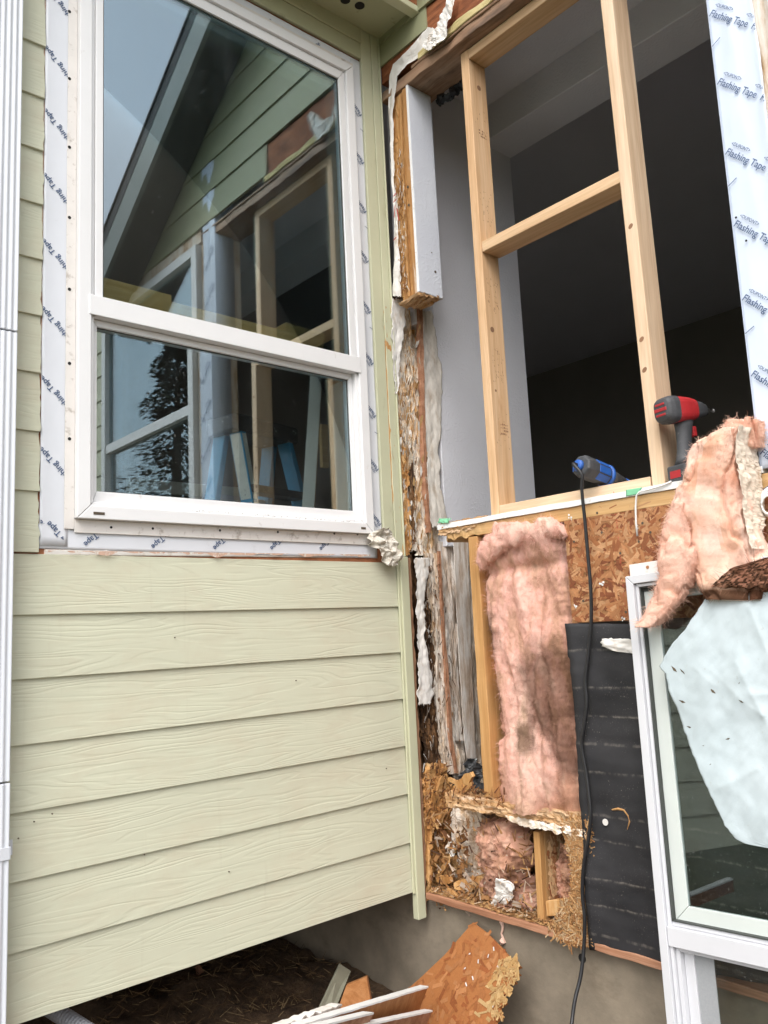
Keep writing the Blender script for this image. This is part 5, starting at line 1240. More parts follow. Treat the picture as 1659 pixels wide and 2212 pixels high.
# floor of bay with sawdust and debris
mb = MB()
nx, ny = 40, 90
def flz(x, y): return -1.245 + 0.02 * max(0, x / .26) + 0.035 * max(0, nz((x * 9, y * 9, 2), 5)) * min(1, x * 14) + 0.006 * nz((x * 50, y * 50, 0), 4)
for i in range(nx + 1):
    for j in range(ny + 1):
        x = 0.0 + 0.26 * i / nx; y = -0.03 - 0.74 * j / ny; mb.v.append(Vector((x, y, flz(x, y))))
for i in range(nx):
    for j in range(ny):
        a = i * (ny + 1) + j; mb.f.append([a, a + 1, a + ny + 2, a + ny + 1]); mb.mi.append(0); mb.c.append((.42, .24, .10))
for i in range(2600):
    x = random.betavariate(1.1, 1.8) * .26; y = random.uniform(-.04, -.74); c = Vector((x, y, flz(x, y) + random.uniform(.001, .010)))
    a = random.uniform(0, PI); d = Vector((math.cos(a), math.sin(a), random.uniform(-.6, .6))) * random.uniform(.002, .012); e = Vector((-math.sin(a), math.cos(a), random.uniform(-.5, .5))) * random.uniform(.001, .0045)
    s = random.uniform(.75, 1.15); b3 = random.choice([(.40, .21, .09), (.46, .27, .13), (.33, .15, .055), (.38, .20, .085), (.27, .12, .05), (.55, .42, .3)])
    mb.add([c - d - e, c + d - e * .5, c + d + e, c - d + e * .5], [(0, 1, 2, 3)], 0, tuple(min(1, k * s) for k in b3))
tag(mb.build('sawdust', 'chips'), kind='stuff')
mb = MB()       # broken rotten plates heaped at the back and left of the bay
for _ in range(150):
    px, py = (random.uniform(928, 1010), random.uniform(1790, 1945)) if random.random() < .5 else (random.uniform(940, 1160), random.uniform(1905, 1975))
    c = B(px, py, random.uniform(.03, .13)); L = random.uniform(.012, .045); w_ = random.uniform(.006, .018); a = random.uniform(0, PI)
    d = Vector((random.uniform(-.6, .6), math.cos(a), math.sin(a) * .8)).normalized() * L; e = d.cross(Vector((random.gauss(-1, .5), random.gauss(0, .5), random.gauss(.4, .5)))).normalized() * w_; t = d.cross(e).normalized() * .004
    s = random.uniform(.7, 1.15); mb.obox(c - d * .5 - e * .5, d, e, t, 0, tuple(k * s for k in random.choice([(.38, .19, .075), (.30, .14, .05), (.24, .10, .04), (.44, .26, .12), (.16, .07, .03), (.46, .36, .28)])))
for _ in range(420):     # shreds and slivers over the wool and rot
    px, py = random.uniform(932, 1150), random.uniform(1775, 1970); p = B(px, py, random.uniform(-.005, .06)); L = random.uniform(.006, .040); a = random.uniform(0, PI)
    d = Vector((random.uniform(-.5, .3), math.cos(a), math.sin(a))).normalized() * L; s = d.cross(FW).normalized() * random.uniform(.0008, .004); k = random.uniform(.75, 1.15)
    mb.add([p - s, p + s, p + d + s * .5, p + d - s * .4], [(0, 1, 2, 3)], 0, tuple(c * k for c in random.choice([(.44, .23, .09), (.50, .29, .12), (.34, .16, .06), (.20, .09, .035), (.58, .44, .33), (.10, .05, .03)])))
tag(mb.build('rotten_debris', 'chips'), kind='stuff')
# individual splintered wood pieces
def shard(px, py, xb, L, ang, w, t, label, mat='rot_orange', tilt=0.2, plane='B', grp='splintered wood pieces in the rotten corner'):
    c = B(px, py, xb) if plane == 'B' else A(px, py, xb)
    ax = Vector((0, -1, 0)) if plane == 'B' else Vector((1, 0, 0)); nn = Vector((-1, 0, 0)) if plane == 'B' else Vector((0, -1, 0))
    d = (ax * math.cos(ang) + Vector((0, 0, 1)) * math.sin(ang) + nn * tilt).normalized(); e = nn.cross(d).normalized(); n = d.cross(e)
    rings = []
    for i in range(13):
        s = i / 12; ww = w * (1 - .5 * abs(2*s - 1) ** 3) * (1 + .35 * nz((s * 6, px, py), 3)); r = []
        for a, b in ((-1, -1), (1, -1), (1, 1), (-1, 1)): r.append(c + d * (L * (s - .5)) + e * (a * ww / 2) + n * (b * t / 2 * (1 + .4 * nz((s * 9, px, a * 3 + b), 3))))
        rings.append(r)
    o = MB().loft(rings).build('wood_splinter', mat); tag(o, label, 'splinter', grp); return o
shard(1000, 1692, 0.02, .16, .55, .035, .014, 'long crumbling wood splinter leaning up against the foot of the cripple stud', 'rot_orange')
shard(946, 1715, -0.014, .14, 1.35, .024, .010, 'flat orange splinter standing upright beside the clapboard trim at the rim plate', 'pine_amber', plane='A')
shard(936, 1735, -0.018, .11, 1.70, .016, .008, 'narrow upright splinter closest to the clapboard trim at the rim plate', 'rot_orange', plane='A')
shard(962, 1728, -0.014, .09, 1.40, .016, .008, 'short upright splinter just left of the rim plate end', 'rot_orange', plane='A')
shard(945, 1668, -0.010, .09, .25, .018, .010, 'short splinter lying level on the rot heap above the upright splinters', 'rot_orange', plane='A')
shard(985, 1690, 0.03, .10, -.15, .018, .008, 'thin splinter lying on the rim plate left of the cripple stud', 'pine_amber')
shard(1012, 1700, 0.01, .07, .6, .014, .006, 'small bright splinter on the rim plate touching the cripple stud', 'pine_amber')
shard(1035, 1905, 0.10, .19, .22, .042, .03, 'chunky block of split wood lying in the joist bay behind the debris', 'rot_orange', tilt=-.5)
shard(955, 1880, 0.09, .12, .7, .02, .012, 'loose rotten stick leaning at the left side of the joist bay', 'rot_orange')
shard(960, 1900, 0.06, .10, .2, .03, .012, 'broad rotten flake low at the left side of the joist bay', 'rot_orange')
shard(1055, 1945, 0.05, .08, .05, .018, .008, 'small flat flake on the sawdust in front of the split block', 'pine_amber')
shard(1090, 1930, 0.06, .06, .9, .02, .01, 'pale upright chip on the sawdust right of the split block', 'rot_h')
shard(985, 1938, 0.02, .11, -.3, .022, .008, 'thin flake lying on the sawdust near the clapboard trim', 'pine_amber')
mb = MB(); ribbon(mb, [(1895, 1082, 1098), (1910, 1080, 1116), (1930, 1076, 1112), (1950, 1064, 1100), (1958, 1062, 1085)], lambda x, y: B(x, y, 0.03), 26, 14, lambda u, v, p: 0.008 * nz((0, p.y * 40, p.z * 40), 4) + .03 * (1 - v), 4, 0.15)
tag(mb.build('plaster_chip', 'wrap_white', solid=0.006), 'large curved white plaster chip lying on the debris in the joist bay', 'plaster')
mb = MB(); ribbon(mb, [(1820, 968, 976), (1830, 962, 980), (1842, 966, 983), (1850, 972, 980)], lambda x, y: B(x, y, 0.06), 12, 8, lambda u, v, p: 0.01 * nz((0, p.y * 60, p.z * 60), 4), 3, 0.2)
tag(mb.build('plaster_chip', 'wrap_white', solid=0.004), 'small white chip high on the left of the joist bay', 'plaster')
mb = MB(); ribbon(mb, [(1640, 1012, 1034), (1660, 1000, 1036), (1690, 990, 1040), (1704, 992, 1036)], lambda x, y: B(x, y, 0.04), 24, 16, lambda u, v, p: 0.03 * nz((0, p.y * 34, p.z * 34), 5), 5, 0.1)
tag(mb.build('tar_paper_scrap', 'ladder_black', solid=0.002), 'crumpled dark grey scrap at the foot of the grey plastic sleeve', 'scrap')
mb = MB(); mb.tube([B(1085, 1985 + 8 * i, 0.03) + Vector((0, .004 * math.sin(i * 2), 0)) for i in range(8)], [.006, .008, .005, .004, .003, .004, .012, .004], 7)
tag(mb.build('dangling_fibre', 'pink_wool'), 'wisp of dirty insulation dangling from the bottom plate before the concrete', 'insulation')
# crumpled paper at the window corner
mb = MB(); ribbon(mb, [(1142, 815, 838), (1155, 800, 846), (1172, 797, 852), (1190, 812, 858), (1205, 822, 864), (1222, 832, 852)], lambda x, y: A(x, y, -0.03), 34, 26, lambda u, v, p: 0.045 * nz((p.x * 17, 0, p.z * 17), 3) + 0.02 * nz((p.x * 45, 5, p.z * 45), 3) + 0.015, 3, 0.1)
tag(mb.build('crumpled_paper', 'paper_crumple', solid=0.001), 'crumpled dirty paper scrap at the lower right window corner', 'paper scrap')

# ================================================================== LOOSE WINDOW LEANING ON THE WALL
lw0 = Vector((-0.048, -1.045, -0.137)); lwd = Vector((-0.0614, -0.043, -0.997)).normalized(); lwr = Vector((0, -1, 0.043)); lwr = (lwr - lwd * lwr.dot(lwd)).normalized(); lwn = lwr.cross(lwd)
if lwn.x > 0: lwn = -lwn
def LW(a, b, c=0.0): return lw0 + lwr * a + lwd * b + lwn * c
loose = thing('loose_window', 'removed white vinyl window unit leaning against the black building paper at lower right', 'window', LW(0.35, 1.55))
def lbox(mb, a0, a1, b0, b1, c0, c1, mi=0): mb.obox(LW(a0, b0, c0), lwr * (a1 - a0), lwd * (b1 - b0), lwn * (c1 - c0), mi)
LWW, LWH = 0.78, 1.56
mb = MB(); lbox(mb, 0.0, LWW, -0.028, 0.012, 0.000, 0.003); lbox(mb, -0.004, 0.012, 0.0125, LWH, 0.0002, 0.0032)
mb.prism([LW(0.004, -0.006, 0.0033), LW(0.026, -0.026, 0.0033), LW(LWW, -0.026, 0.0033), LW(LWW, 0.006, 0.0033), LW(0.004, 0.008, 0.0033)], lwn * 0.0015)
lf = mb.build('nailing_fin', 'vinyl_dirty', loose, bevel=0.0008)
rh = []
for b in (0.055, 0.13, 0.245, 0.36, 0.475, 0.60, 0.715, 0.81, 0.93, 1.065, 1.19): rh.append((LW(0.0035, b, 0.0032), lwn, 0.0042, 0, 8, .0008, 1.5))
discs('nail_hole', 'rust', lf, rh + [(LW(0.062, -0.012, 0.005), lwn, 0.005)])
mb = MB()
def lring(mb, a0, a1, b0, b1, w, c0, c1, wt=None, wbm=None):
    wt = wt or w; wbm = wbm or w
    o = [(a0, b0), (a1, b0), (a1, b1), (a0, b1)]; i_ = [(a0 + w, b0 + wt), (a1 - w, b0 + wt), (a1 - w, b1 - wbm), (a0 + w, b1 - wbm)]
    for k in range(4):
        q = [o[k], o[(k+1) % 4], i_[(k+1) % 4], i_[k]]; ca = sum(p[0] for p in q) / 4; cb = sum(p[1] for p in q) / 4
        q = [(p[0] + (ca - p[0]) * .0012, p[1] + (cb - p[1]) * .0012) for p in q]
        mb.prism([LW(a, b, c0) for a, b in q], lwn * (c1 - c0))
lring(mb, 0.0125, LWW, 0.0125, LWH, 0.024, 0.0, 0.050)
lring(mb, 0.0375, LWW - .025, 0.0375, LWH - .025, 0.009, 0.0, 0.040)
lbox(mb, 0.0375, LWW - 0.025, 0.958, 1.006, 0.0, 0.0465); lbox(mb, 0.040, LWW - 0.03, 0.946, 0.9575, 0.0, 0.030)
mb.build('frame', 'vinyl_clean', loose, bevel=0.0015)
mb = MB(); lring(mb, 0.050, LWW - .035, 0.046, 0.945, 0.040, 0.004, 0.018); us = mb.build('upper_sash', 'sash_green_white', loose, bevel=0.0015)
mb = MB(); lring(mb, 0.0465, LWW - .034, 0.0465, 0.9455, 0.0035, 0.0182, 0.034); mb.build('glazing_seal', 'gasket', loose)
mb = MB(); lbox(mb, 0.085, LWW - .07, 0.082, 0.91, 0.010, 0.013); mb.build('pane', 'glass_loose', us)
mb = MB(); lring(mb, 0.0475, LWW - .036, 1.0065, LWH - .036, 0.012, 0.002, 0.03); lbox(mb, 0.060, 0.088, 1.012, LWH - .05, 0.004, 0.0125); ls_ = mb.build('lower_sash', 'vinyl_clean', loose, bevel=0.0015)
mb = MB(); lbox(mb, 0.0885, 0.142, 1.010, LWH - .05, 0.005, 0.0065); mb.build('insect_screen', 'screen_mesh', ls_)
mb = MB(); lbox(mb, 0.1425, LWW - .05, 1.010, LWH - .05, 0.006, 0.009); mb.build('pane', 'glass_loose', ls_)
mb = MB(); lbox(mb, 0.046, 0.10, 0.0475, 0.060, 0.0185, 0.0205); mb.build('vent_slot', 'gasket', us)
# pale blue sheet hanging over the loose window
def proj_sheet(px, py): return onp(px, py, LW(0, 0, 0.056), lwn)
def seg(p, a, b):
    ab = b - a; t = max(0, min(1, (p - a).dot(ab) / ab.dot(ab))); return (p - a - ab * t).length
CR = [(proj_sheet(a, b), proj_sheet(c, d), h) for a, b, c, d, h in ((1594, 1432, 1650, 1545, .006), (1650, 1545, 1690, 1640, .005), (1540, 1450, 1605, 1510, .003), (1650, 1545, 1600, 1510, .003), (1620, 1310, 1670, 1430, .006), (1500, 1440, 1545, 1480, .003), (1560, 1700, 1640, 1660, .004), (1625, 1500, 1680, 1500, .004), (1590, 1800, 1620, 1740, .004))]
def screase(p): return sum(h * .7 * math.exp(-seg(p, a, b) / .015) for a, b, h in CR)
mb = MB()
ribbon(mb, [(1240, 1556, 1760), (1300, 1520, 1760), (1360, 1482, 1760), (1395, 1452, 1760), (1418, 1438, 1760), (1440, 1426, 1760), (1455, 1440, 1760), (1490, 1446, 1760), (1530, 1462, 1760), (1600, 1484, 1762), (1660, 1510, 1764), (1720, 1538, 1766), (1755, 1556, 1768), (1784, 1567, 1770), (1790, 1576, 1770), (1812, 1590, 1770), (1824, 1612, 1770), (1838, 1690, 1770)],
       proj_sheet, 150, 80, lambda u, v, p: screase(p) + 0.010 * nz((p.y * 5, 1, p.z * 4), 4) + 0.004 * abs(nz((p.y * 16 + p.z * 9, 2, p.z * 5), 4)) + 0.008 * u, 2.0, 0.06)
bs = mb.build('plastic_sheet', 'blue_sheet', smooth=True, solid=0.0012); tag(bs, 'wrinkled pale blue plastic sheet hanging over the loose window under the draped batt', 'plastic sheet')
mb = MB()
dg = bpy.context.evaluated_depsgraph_get()
for px, py, r in ((1463, 1446, .011), (1481, 1452, .010), (1546, 1493, .010), (1480, 1515, .009), (1607, 1515, .007), (1495, 1570, .007), (1578, 1595, .006), (1602, 1475, .003), (1525, 1610, .003), (1540, 1650, .003)):
    p = proj_sheet(px, py) + lwn * 0.013; a = random.uniform(-1, 1); k = Vector((0, math.cos(a), math.sin(a))) * r
    ok, loc, nn_, ix = bs.ray_cast(CAM, (p - CAM).normalized())
    if ok: p = loc + nn_ * 0.0004
    n_ = nn_ if ok else lwn; k = (k - n_ * k.dot(n_)); e = n_.cross(k) * .45
    MB().add([p - k, p - e * .6, p + k * 1.3, p + e], [(0, 1, 2, 3)]).build('tear_hole', 'dirt_spot', bs)

# ================================================================== TOOLS ON THE SILL
# red cordless impact driver standing on its battery, nose towards the room
dr = thing('impact_driver', 'red and black cordless impact driver standing on the sill against the right stud', 'power tool', (0.07, -1.185, 0.125))
ax = Vector((0.94, -0.26, 0.06)).normalized(); up = Vector((0, 0, 1)); up = (up - ax * up.dot(ax)).normalized(); sdv = ax.cross(up).normalized()
c0 = Vector((0.0, -1.176, 0.345))
def ring_at(s, ru, rs, k=24, sq=0.55, du=0.0):
    r = []
    for i in range(k):
        an = 2 * PI * i / k; a, b = math.cos(an), math.sin(an); 
        a = math.copysign(abs(a) ** sq, a); b = math.copysign(abs(b) ** sq, b); r.append(c0 + ax * s + up * (b * ru * .86 + du) + sdv * (a * rs * .86))
    return r
MB().loft([ring_at(*q) for q in ((0.036, .046, .042), (0.05, .046, .043), (0.085, .043, .040), (0.11, .038, .036), (0.118, .034, .033))]).build('motor_housing', 'tool_red', dr, smooth=False, bevel=0.001)
MB().loft([ring_at(*q) for q in ((-0.012, .026, .026), (-0.008, .036, .034), (0.0, .043, .040), (0.014, .048, .044), (0.0355, .0475, .0435))]).build('rear_cap', 'grey_grip', dr, bevel=0.001)
MB().loft([ring_at(*q) for q in ((0.1185, .033, .032), (0.14, .030, .029), (0.162, .022, .022), (0.172, .016, .016))]).build('nose', 'grey_grip', dr, bevel=0.001)
MB().tube([c0 + ax * 0.1725, c0 + ax * 0.186], 0.009, 12).build('chuck', 'steel', dr)
MB().tube([c0 + ax * 0.1865, c0 + ax * 0.206, c0 + ax * 0.209], [0.0034, 0.0034, 0.006], 6).build('driver_bit', 'steel', dr)
for du in (-0.016, 0.0, 0.016):
    mb = MB(); h = 0.0075 if du == 0 else 0.005; wd_ = 0.024 if du == 0 else 0.019
    mb.obox(c0 + ax * -0.0135 + up * (du - h * .7) - sdv * wd_, sdv * 2 * wd_, up * h * 1.4, ax * 0.004 if du == 0 else ax * 0.008); mb.build('vent', 'tool_red', dr, bevel=0.0015)
mb = MB()
for i in range(5):
    for j in range(7): mb.disc(c0 + ax * (0.046 + .007 * i) - sdv * 0.0374 * (1 - .006 * i) + up * (-.018 + .006 * j), -sdv, 0.0021, 0, 6, .0008)
mb.build('vent_hole', 'hole', dr)
mb = MB(); put_text(mb, '060', c0 + ax * 0.088 - sdv * 0.0352 + up * 0.002, ax, up, 0.014); mb.obox(c0 + ax * 0.068 - sdv * 0.0358 + up * 0.016, ax * .032, up * .003, sdv * .0002); mb.build('badge', 'sticker', dr)
# handle
h0 = c0 + ax * 0.076 - up * 0.034; hv = Vector((-0.10, 0.02, -1)).normalized()
rings = []
for s, ra, rb in ((0, .034, .024), (.02, .029, .022), (.05, .025, .020), (.09, .024, .020), (.115, .027, .022), (.135, .034, .027)):
    rings.append([h0 + hv * s + ax * (math.cos(2*PI*i/20) * ra) + sdv * (math.sin(2*PI*i/20) * rb) for i in range(20)])
MB().loft(rings).build('handle', 'grey_grip', dr, smooth=True)
mb = MB(); mb.obox(h0 + ax * .024 - up * .016 - sdv * .010, ax * .016, sdv * .020, -up * .032); mb.build('trigger', 'tool_red', dr, bevel=0.003)
mb = MB()
for s in (.0,): mb.disc(h0 + hv * 0.082 - sdv * .0195 + ax * .006, -sdv, .006, 0, 12, .002)
mb.obox(h0 + hv * .098 - sdv * .022, ax * .016, up * .003, sdv * .002); mb.build('badge', 'tool_red', dr)
bz = 0.1232; bt = (h0 + hv * 0.135).z
bc = h0 + hv * 0.15; mb = MB(); mb.obox(Vector((bc.x, bc.y, bz)) - ax * .040 - sdv * .034, Vector((ax.x, ax.y, 0)) * .095, sdv * .072, (0, 0, bt - bz - .001)); ba_ = mb.build('battery', 'grey_grip', dr, bevel=0.006)
mb = MB(); mb.obox(Vector((bc.x, bc.y, bz + .018)) - ax * .0415 - sdv * .02, Vector((ax.x, ax.y, 0)) * .002, sdv * .04, (0, 0, .022)); mb.build('latch', 'tool_red', ba_)
# blue corded oscillating tool lying across the new bottom plate
ot = thing('oscillating_tool', 'blue and black corded oscillating tool resting on the new bottom plate', 'power tool', (0.05, -0.93, 0.165))
a0 = Vector((-0.020, -0.885, 0.226)); ax2 = (Vector((0.255, -0.895, 0.175)) - a0).normalized(); up2 = Vector((0, 0, 1)); up2 = (up2 - ax2 * up2.dot(ax2)).normalized(); sd2 = ax2.cross(up2).normalized()
def oring(s, r, k=8, ph=PI / 8, f=1.0): return [a0 + ax2 * s + up2 * (math.sin(2*PI*i/k + ph) * r) + sd2 * (math.cos(2*PI*i/k + ph) * r * f) for i in range(k)]
MB().loft([oring(*q) for q in ((-0.006, .032), (0.0, .037), (0.012, .039), (0.10, .037), (0.118, .036))]).build('motor_housing', 'grey_grip', ot, bevel=0.003)
MB().loft([[a0 + ax2 * s + up2 * (math.sin(2*PI*i/24) * r) + sd2 * (math.cos(2*PI*i/24) * r) for i in range(24)] for s, r in ((.1185, .036), (.122, .039), (.130, .039), (.133, .036))]).build('collar', 'tool_blue', ot, smooth=True)
mb = MB()
for i in range(5): mb.obox(a0 - ax2 * .0075 + sd2 * (-0.030 + i * .0078) + up2 * -.016, sd2 * .0035, up2 * .030, ax2 * .002)
mb.build('vent', 'tool_blue', ot)
for an in (0.0, -PI / 4, PI / 4):
    n_ = up2 * math.sin(an) + sd2 * math.cos(an); t__ = ax2.cross(n_); mb = MB(); mb.obox(a0 + n_ * .0338 + ax2 * .05 - t__ * .012, ax2 * .058, t__ * .024, n_ * .003); mb.build('side_panel', 'tool_blue', ot, bevel=0.001)
MB().loft([[a0 + ax2 * s + up2 * (math.sin(2*PI*i/20) * r - dz) + sd2 * (math.cos(2*PI*i/20) * r) for i in range(20)] for s, r, dz in ((.1335, .033, 0), (.16, .030, .004), (.21, .025, .006), (.225, .022, .006))]).build('neck', 'grey_grip', ot, smooth=True)
MB().loft([[a0 + ax2 * s + up2 * (math.sin(2*PI*i/20) * r - .006) + sd2 * (math.cos(2*PI*i/20) * r) for i in range(20)] for s, r in ((.2255, .025), (.255, .025), (.275, .022), (.30, .018))]).build('head', 'tool_blue', ot, smooth=True)
MB().loft([[a0 + ax2 * s + up2 * (math.sin(2*PI*i/20) * r) + sd2 * (math.cos(2*PI*i/20) * r - .006) for i in range(20)] for s, r in ((-.002, .020), (-.014, .019), (-.0165, .017))]).build('cord_boot', 'tool_blue', ot, smooth=True)
pts = [a0 - ax2 * .017 - sd2 * .006, a0 - ax2 * .034 - sd2 * .006 - up2 * .002]
for px, py, x in ((1257, 1026, -.05), (1257, 1060, -.045), (1264, 1130, -.035), (1270, 1200, -.03), (1276, 1270, -.028), (1277, 1340, -.024), (1271, 1415, -.022), (1265, 1470, -.022), (1268, 1520, -.024), (1262, 1570, -.024), (1257, 1610, -.022), (1266, 1665, -.022), (1273, 1720, -.026), (1276, 1765, -.03), (1270, 1820, -.03), (1261, 1870, -.03), (1258, 1930, -.03), (1263, 1985, -.032), (1261, 2050, -.04), (1254, 2110, -.06), (1242, 2160, -.09), (1235, 2212, -.12), (1228, 2290, -.18), (1215, 2400, -.3)):
    pts.append(B(px, py, x))
def smooth_path(P, n=6):
    out = []
    for i in range(len(P) - 1):
        p0, p1, p2, p3 = P[max(i-1, 0)], P[i], P[i+1], P[min(i+2, len(P)-1)]
        for k in range(n):
            t = k / n; out.append(0.5 * ((2*p1) + (p2 - p0)*t + (2*p0 - 5*p1 + 4*p2 - p3)*t*t + (3*p1 - p0 - 3*p2 + p3)*t*t*t))
    return out + [P[-1]]
MB().tube(smooth_path(pts), 0.0058, 8).build('power_cord', 'black_rubber', ot, smooth=True)

# ================================================================== SCRAPS ON THE GROUND
# particle board offcut leaning on the foundation
n_ = Vector((-0.80, 0.12, 0.58)).normalized(); p0 = B(1022, 1992, 0.015)
def SC(px, py, d=0.0): return onp(px, py, p0 + n_ * d, n_)
outline = [(1022, 1992), (1050, 2013), (1085, 2048), (1100, 2066), (1109, 2072), (1116, 2080), (1124, 2087), (1112, 2094), (1122, 2104), (1108, 2112), (1114, 2122), (1098, 2128), (1102, 2142), (1086, 2150), (1092, 2166), (1078, 2176), (1084, 2196), (1070, 2206), (1074, 2240), (1060, 2300), (700, 2360), (760, 2260), (830, 2180), (905, 2115), (960, 2063)]
mb = MB(); mb.prism([SC(a, b) for a, b in outline], -n_ * 0.012, 0, (.36, .14, .045))
import itertools
def inpoly(x, y, P):
    c = False; j = len(P) - 1
    for i in range(len(P)):
        if (P[i][1] > y) != (P[j][1] > y) and x < (P[j][0] - P[i][0]) * (y - P[i][1]) / (P[j][1] - P[i][1]) + P[i][0]: c = not c
        j = i
    return c
t1 = n_.orthogonal().normalized(); t2 = n_.cross(t1)
for i in range(900):
    px, py = random.uniform(720, 1122), random.uniform(1995, 2350)
    if not inpoly(px, py, outline): continue
    torn = px > 1040 + 30 * math.sin(py * .1) and py > 2070 and px > 1118 - (py - 2070) * .35 - 45
    c = SC(px, py, 0.0012 + (0.002 * random.random() if torn else 0.0010 * random.random())); an = random.uniform(0, PI); d = t1 * math.cos(an) + t2 * math.sin(an); e = n_.cross(d); l = random.uniform(.006, .026); w_ = random.uniform(.004, .011)
    b3 = random.choice([(.46, .29, .12), (.50, .33, .15), (.41, .24, .09)]) if torn else random.choice([(.35, .135, .045), (.38, .155, .055), (.31, .11, .035), (.41, .18, .07), (.27, .085, .026)])
    s = random.uniform(.85, 1.12); mb.add([c - d*l - e*w_, c + d*l - e*w_*.5, c + d*l + e*w_, c - d*l + e*w_*.6], [(0, 1, 2, 3)], 0, tuple(min(1, k * s) for k in b3))
for i in range(9):
    px, py = random.uniform(1000, 1090), random.uniform(2030, 2200)
    if inpoly(px, py, outline):
        c = SC(px, py, 0.004); an = random.uniform(0, PI); d = t1 * math.cos(an) + t2 * math.sin(an) + n_ * .3; e = n_.cross(d); mb.add([c - d*.006 - e*.003, c + d*.006 - e*.002, c + d*.005 + e*.003, c - d*.006 + e*.002], [(0, 1, 2, 3)], 0, (.70, .68, .66))
for i in range(220):   # torn right side
    t = random.random(); px, py = random.uniform(1062, 1118), random.uniform(2072, 2200)
    if not inpoly(px - 6, py, outline) or not (px > 1118 - (py - 2070) * .35 - 42): continue
    c = SC(px, py, 0.004 * random.random() + .002); an = random.uniform(0, PI); d = t1 * math.cos(an) + t2 * math.sin(an) + n_ * random.uniform(-.08, .12); e = n_.cross(d); l = random.uniform(.004, .012); w_ = random.uniform(.0015, .004); b3 = random.choice([(.44, .27, .11), (.48, .31, .14), (.39, .22, .085)])
    mb.add([c - d*l - e*w_, c + d*l - e*w_*.5, c + d*l + e*w_, c - d*l + e*w_*.6], [(0, 1, 2, 3)], 0, b3)
tag(mb.build('particle_board_scrap', 'osb_flakes'), 'orange particle board scrap with torn yellow edge leaning on the concrete foundation', 'board scrap')
# drywall and trim strips piled at the bottom of the picture
def board(px0, py0, px1, py1, y0, y1, hgt, thk, face, edge, label, name='trim_strip', rag=0.0, grp=None):
    a = onp(px0, py0, (0, y0, 0), (0, 1, 0)); b = onp(px1, py1, (0, y1, 0), (0, 1, 0)); d = b - a
    dn = Vector((0, 0, -1)); dn = (dn - d.normalized() * dn.dot(d.normalized())).normalized(); th = d.normalized().cross(dn).normalized()
    if th.dot(CAM - a) < 0: th = -th
    mb = MB(); n = 40; r1 = []; r2 = []
    for i in range(n + 1):
        t = i / n; c = a + d * t; j = rag * nz((t * 14, px0, 0), 5); w_ = thk * (.5 + rag * 8 * nz((t * 17, px1, 2), 5))
        r1.append([c + th * w_ - dn * j, c - th * thk * .5 - dn * j * .4, c - th * thk * .5 + dn * hgt, c + th * (thk * .5 - .4 * hgt) + dn * hgt])
        r2.append([c + th * (w_ + .0012) - dn * (j + .003), c - th * (thk * .5) - dn * (j * .4 + .003), c - th * (thk * .5) - dn * (j * .4 + .0003), c + th * (w_ + .0012) - dn * (j - .002)])
    o = mb.loft(r1).build(name, [face], None, bevel=0.0008); MB().loft(r2).build('painted_edge', edge, o)
    tag(o, label, 'trim strip', grp); return o
G_ = 'scrap trim strips on the ground'
board(640, 2214, 916, 2131, -0.55, -0.22, 0.09, 0.030, 'block_orange', 'white_board', 'longest brown backed scrap strip, its white edge nearest the orange board scrap', rag=0.002, grp=G_)
board(560, 2230, 727, 2170, -0.50, -0.28, 0.05, 0.034, 'rot_membrane', 'wrap_white', 'scrap drywall strip with torn ragged white paper edge', 'drywall_strip', rag=0.010, grp=G_)
board(590, 2238, 795, 2188, -0.75, -0.45, 0.05, 0.032, 'red_edge', 'white_board', 'short scrap strip with clean square white end, lowest in the pile', rag=0.0005, grp=G_)
board(660, 2240, 925, 2183, -0.60, -0.30, 0.06, 0.028, 'red_edge', 'white_board', 'right hand scrap strip with white edge lying in front of the orange board scrap', rag=0.0015, grp=G_)
# grey green siding offcut and orange block
a = onp(735, 2083, (0, 0.10, 0), (0, 1, 0)); b = onp(758, 2098, (0, 0.10, 0), (0, 1, 0)); c = onp(728, 2172, (0, -0.06, 0), (0, 1, 0)); d = onp(690, 2180, (0, -0.06, 0), (0, 1, 0)); e = c + (c - b) * .5; f = d + (d - a) * .5
tag(MB().prism([a, b, e, f], Vector((0.01, 0.02, -0.004))).build('siding_offcut', 'offcut_grey', bevel=0.001), 'grey green clapboard offcut propped on the soil beside the orange wood block', 'board scrap')
a = onp(748, 2128, (0, 0.02, 0), (0, 1, 0)); b = onp(792, 2110, (0, 0.02, 0), (0, 1, 0)); c = onp(804, 2180, (0, -0.08, 0), (0, 1, 0)); d = onp(724, 2195, (0, -0.08, 0), (0, 1, 0))
tag(MB().prism([a, b, c, d], Vector((0.03, 0.03, -0.01))).build('wood_block', 'block_orange', bevel=0.002), 'sawn orange wood block between the grey offcut and the white edged strips', 'wood block')
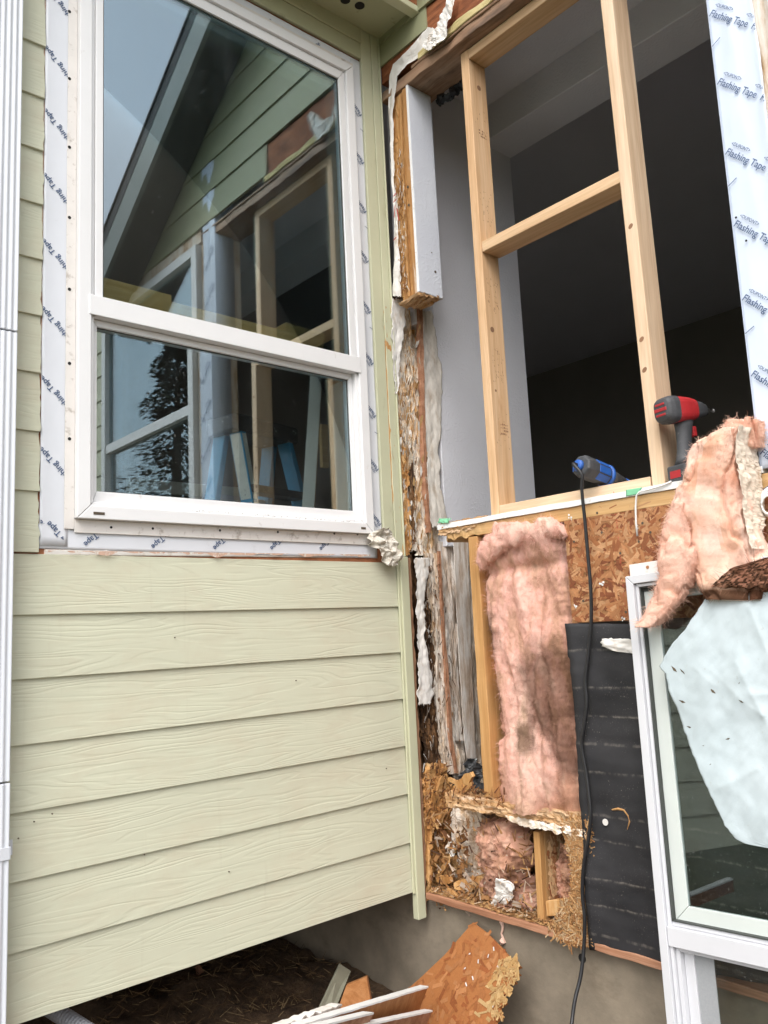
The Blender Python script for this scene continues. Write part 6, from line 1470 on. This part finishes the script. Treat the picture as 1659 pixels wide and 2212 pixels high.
# dead leaves on the soil
for px, py, r, lab in ((455, 2020, .05, 'largest curled brown leaf on the dark soil close under the clapboard edge'), (452, 2045, .03, 'small brown leaf standing on the dark soil'), (430, 2090, .035, 'flat reddish leaf fallen further out on the dark soil')):
    p = H(px, py + 8, GZ + 0.10); mb = MB(); k = 12; vs = [p + Vector((0, 0, .02))]
    for i in range(k):
        an = 2*PI*i/k; rr = r * (.7 + .5 * nz((an, px, 0), 3)); vs.append(p + RX * (math.cos(an) * rr * .7) + UY * (math.sin(an) * rr) + FW * (.3 * rr * math.cos(2 * an)))
    mb.add(vs, [(0, 1 + i, 1 + (i + 1) % k) for i in range(k)]); tag(mb.build('dead_leaf', 'fallen_leaf', solid=0.001), lab, 'leaf', 'dead leaves under the wall')

# ================================================================== TREES ACROSS THE YARD (seen in the glass)
def conifer(x, y, h, r, seed, label):
    random.seed(seed)
    t = thing('conifer_tree', label, 'tree', (x, y, GZ), 'trees across the yard')
    MB().tube([Vector((x, y, GZ - .1)), Vector((x + .1, y, GZ + h * .5)), Vector((x, y + .1, GZ + h))], [.22, .13, .02], 10).build('trunk', 'bark', t)
    mb = MB()
    for i in range(11000):
        f = random.random() ** .7; z = GZ + h * (.10 + .9 * f); rr = r * (1 - f) ** .8 * random.uniform(.25, 1.0) * (1 + .3 * math.sin(f * 60)); an = random.uniform(0, 2*PI)
        c = Vector((x + math.cos(an) * rr, y + math.sin(an) * rr, z - rr * .25)); d = Vector((math.cos(an), math.sin(an), random.uniform(-.7, .1))).normalized() * random.uniform(.06, .24); e = Vector((-math.sin(an), math.cos(an), random.uniform(-.4, .4))) * random.uniform(.02, .06)
        s = random.uniform(.6, 1.3); mb.add([c - e * .4, c + d * .5 - e, c + d, c + d * .5 + e], [(0, 1, 2, 3)], 0, (.05 * s, .085 * s, .04 * s))
    mb.build('crown', 'foliage', t)
conifer(-6.5, -14.5, 9.0, 2.1, 11, 'tall dark conifer across the yard reflected in the window panes')
conifer(-10.5, -13.0, 7.5, 1.9, 12, 'shorter conifer left of the tall one across the yard')
conifer(-13.5, -8.0, 8.0, 2.0, 13, 'conifer standing alone at the far left of the yard')
conifer(-3.0, -17.0, 8.0, 2.2, 14, 'conifer at the near right end of the yard tree row')
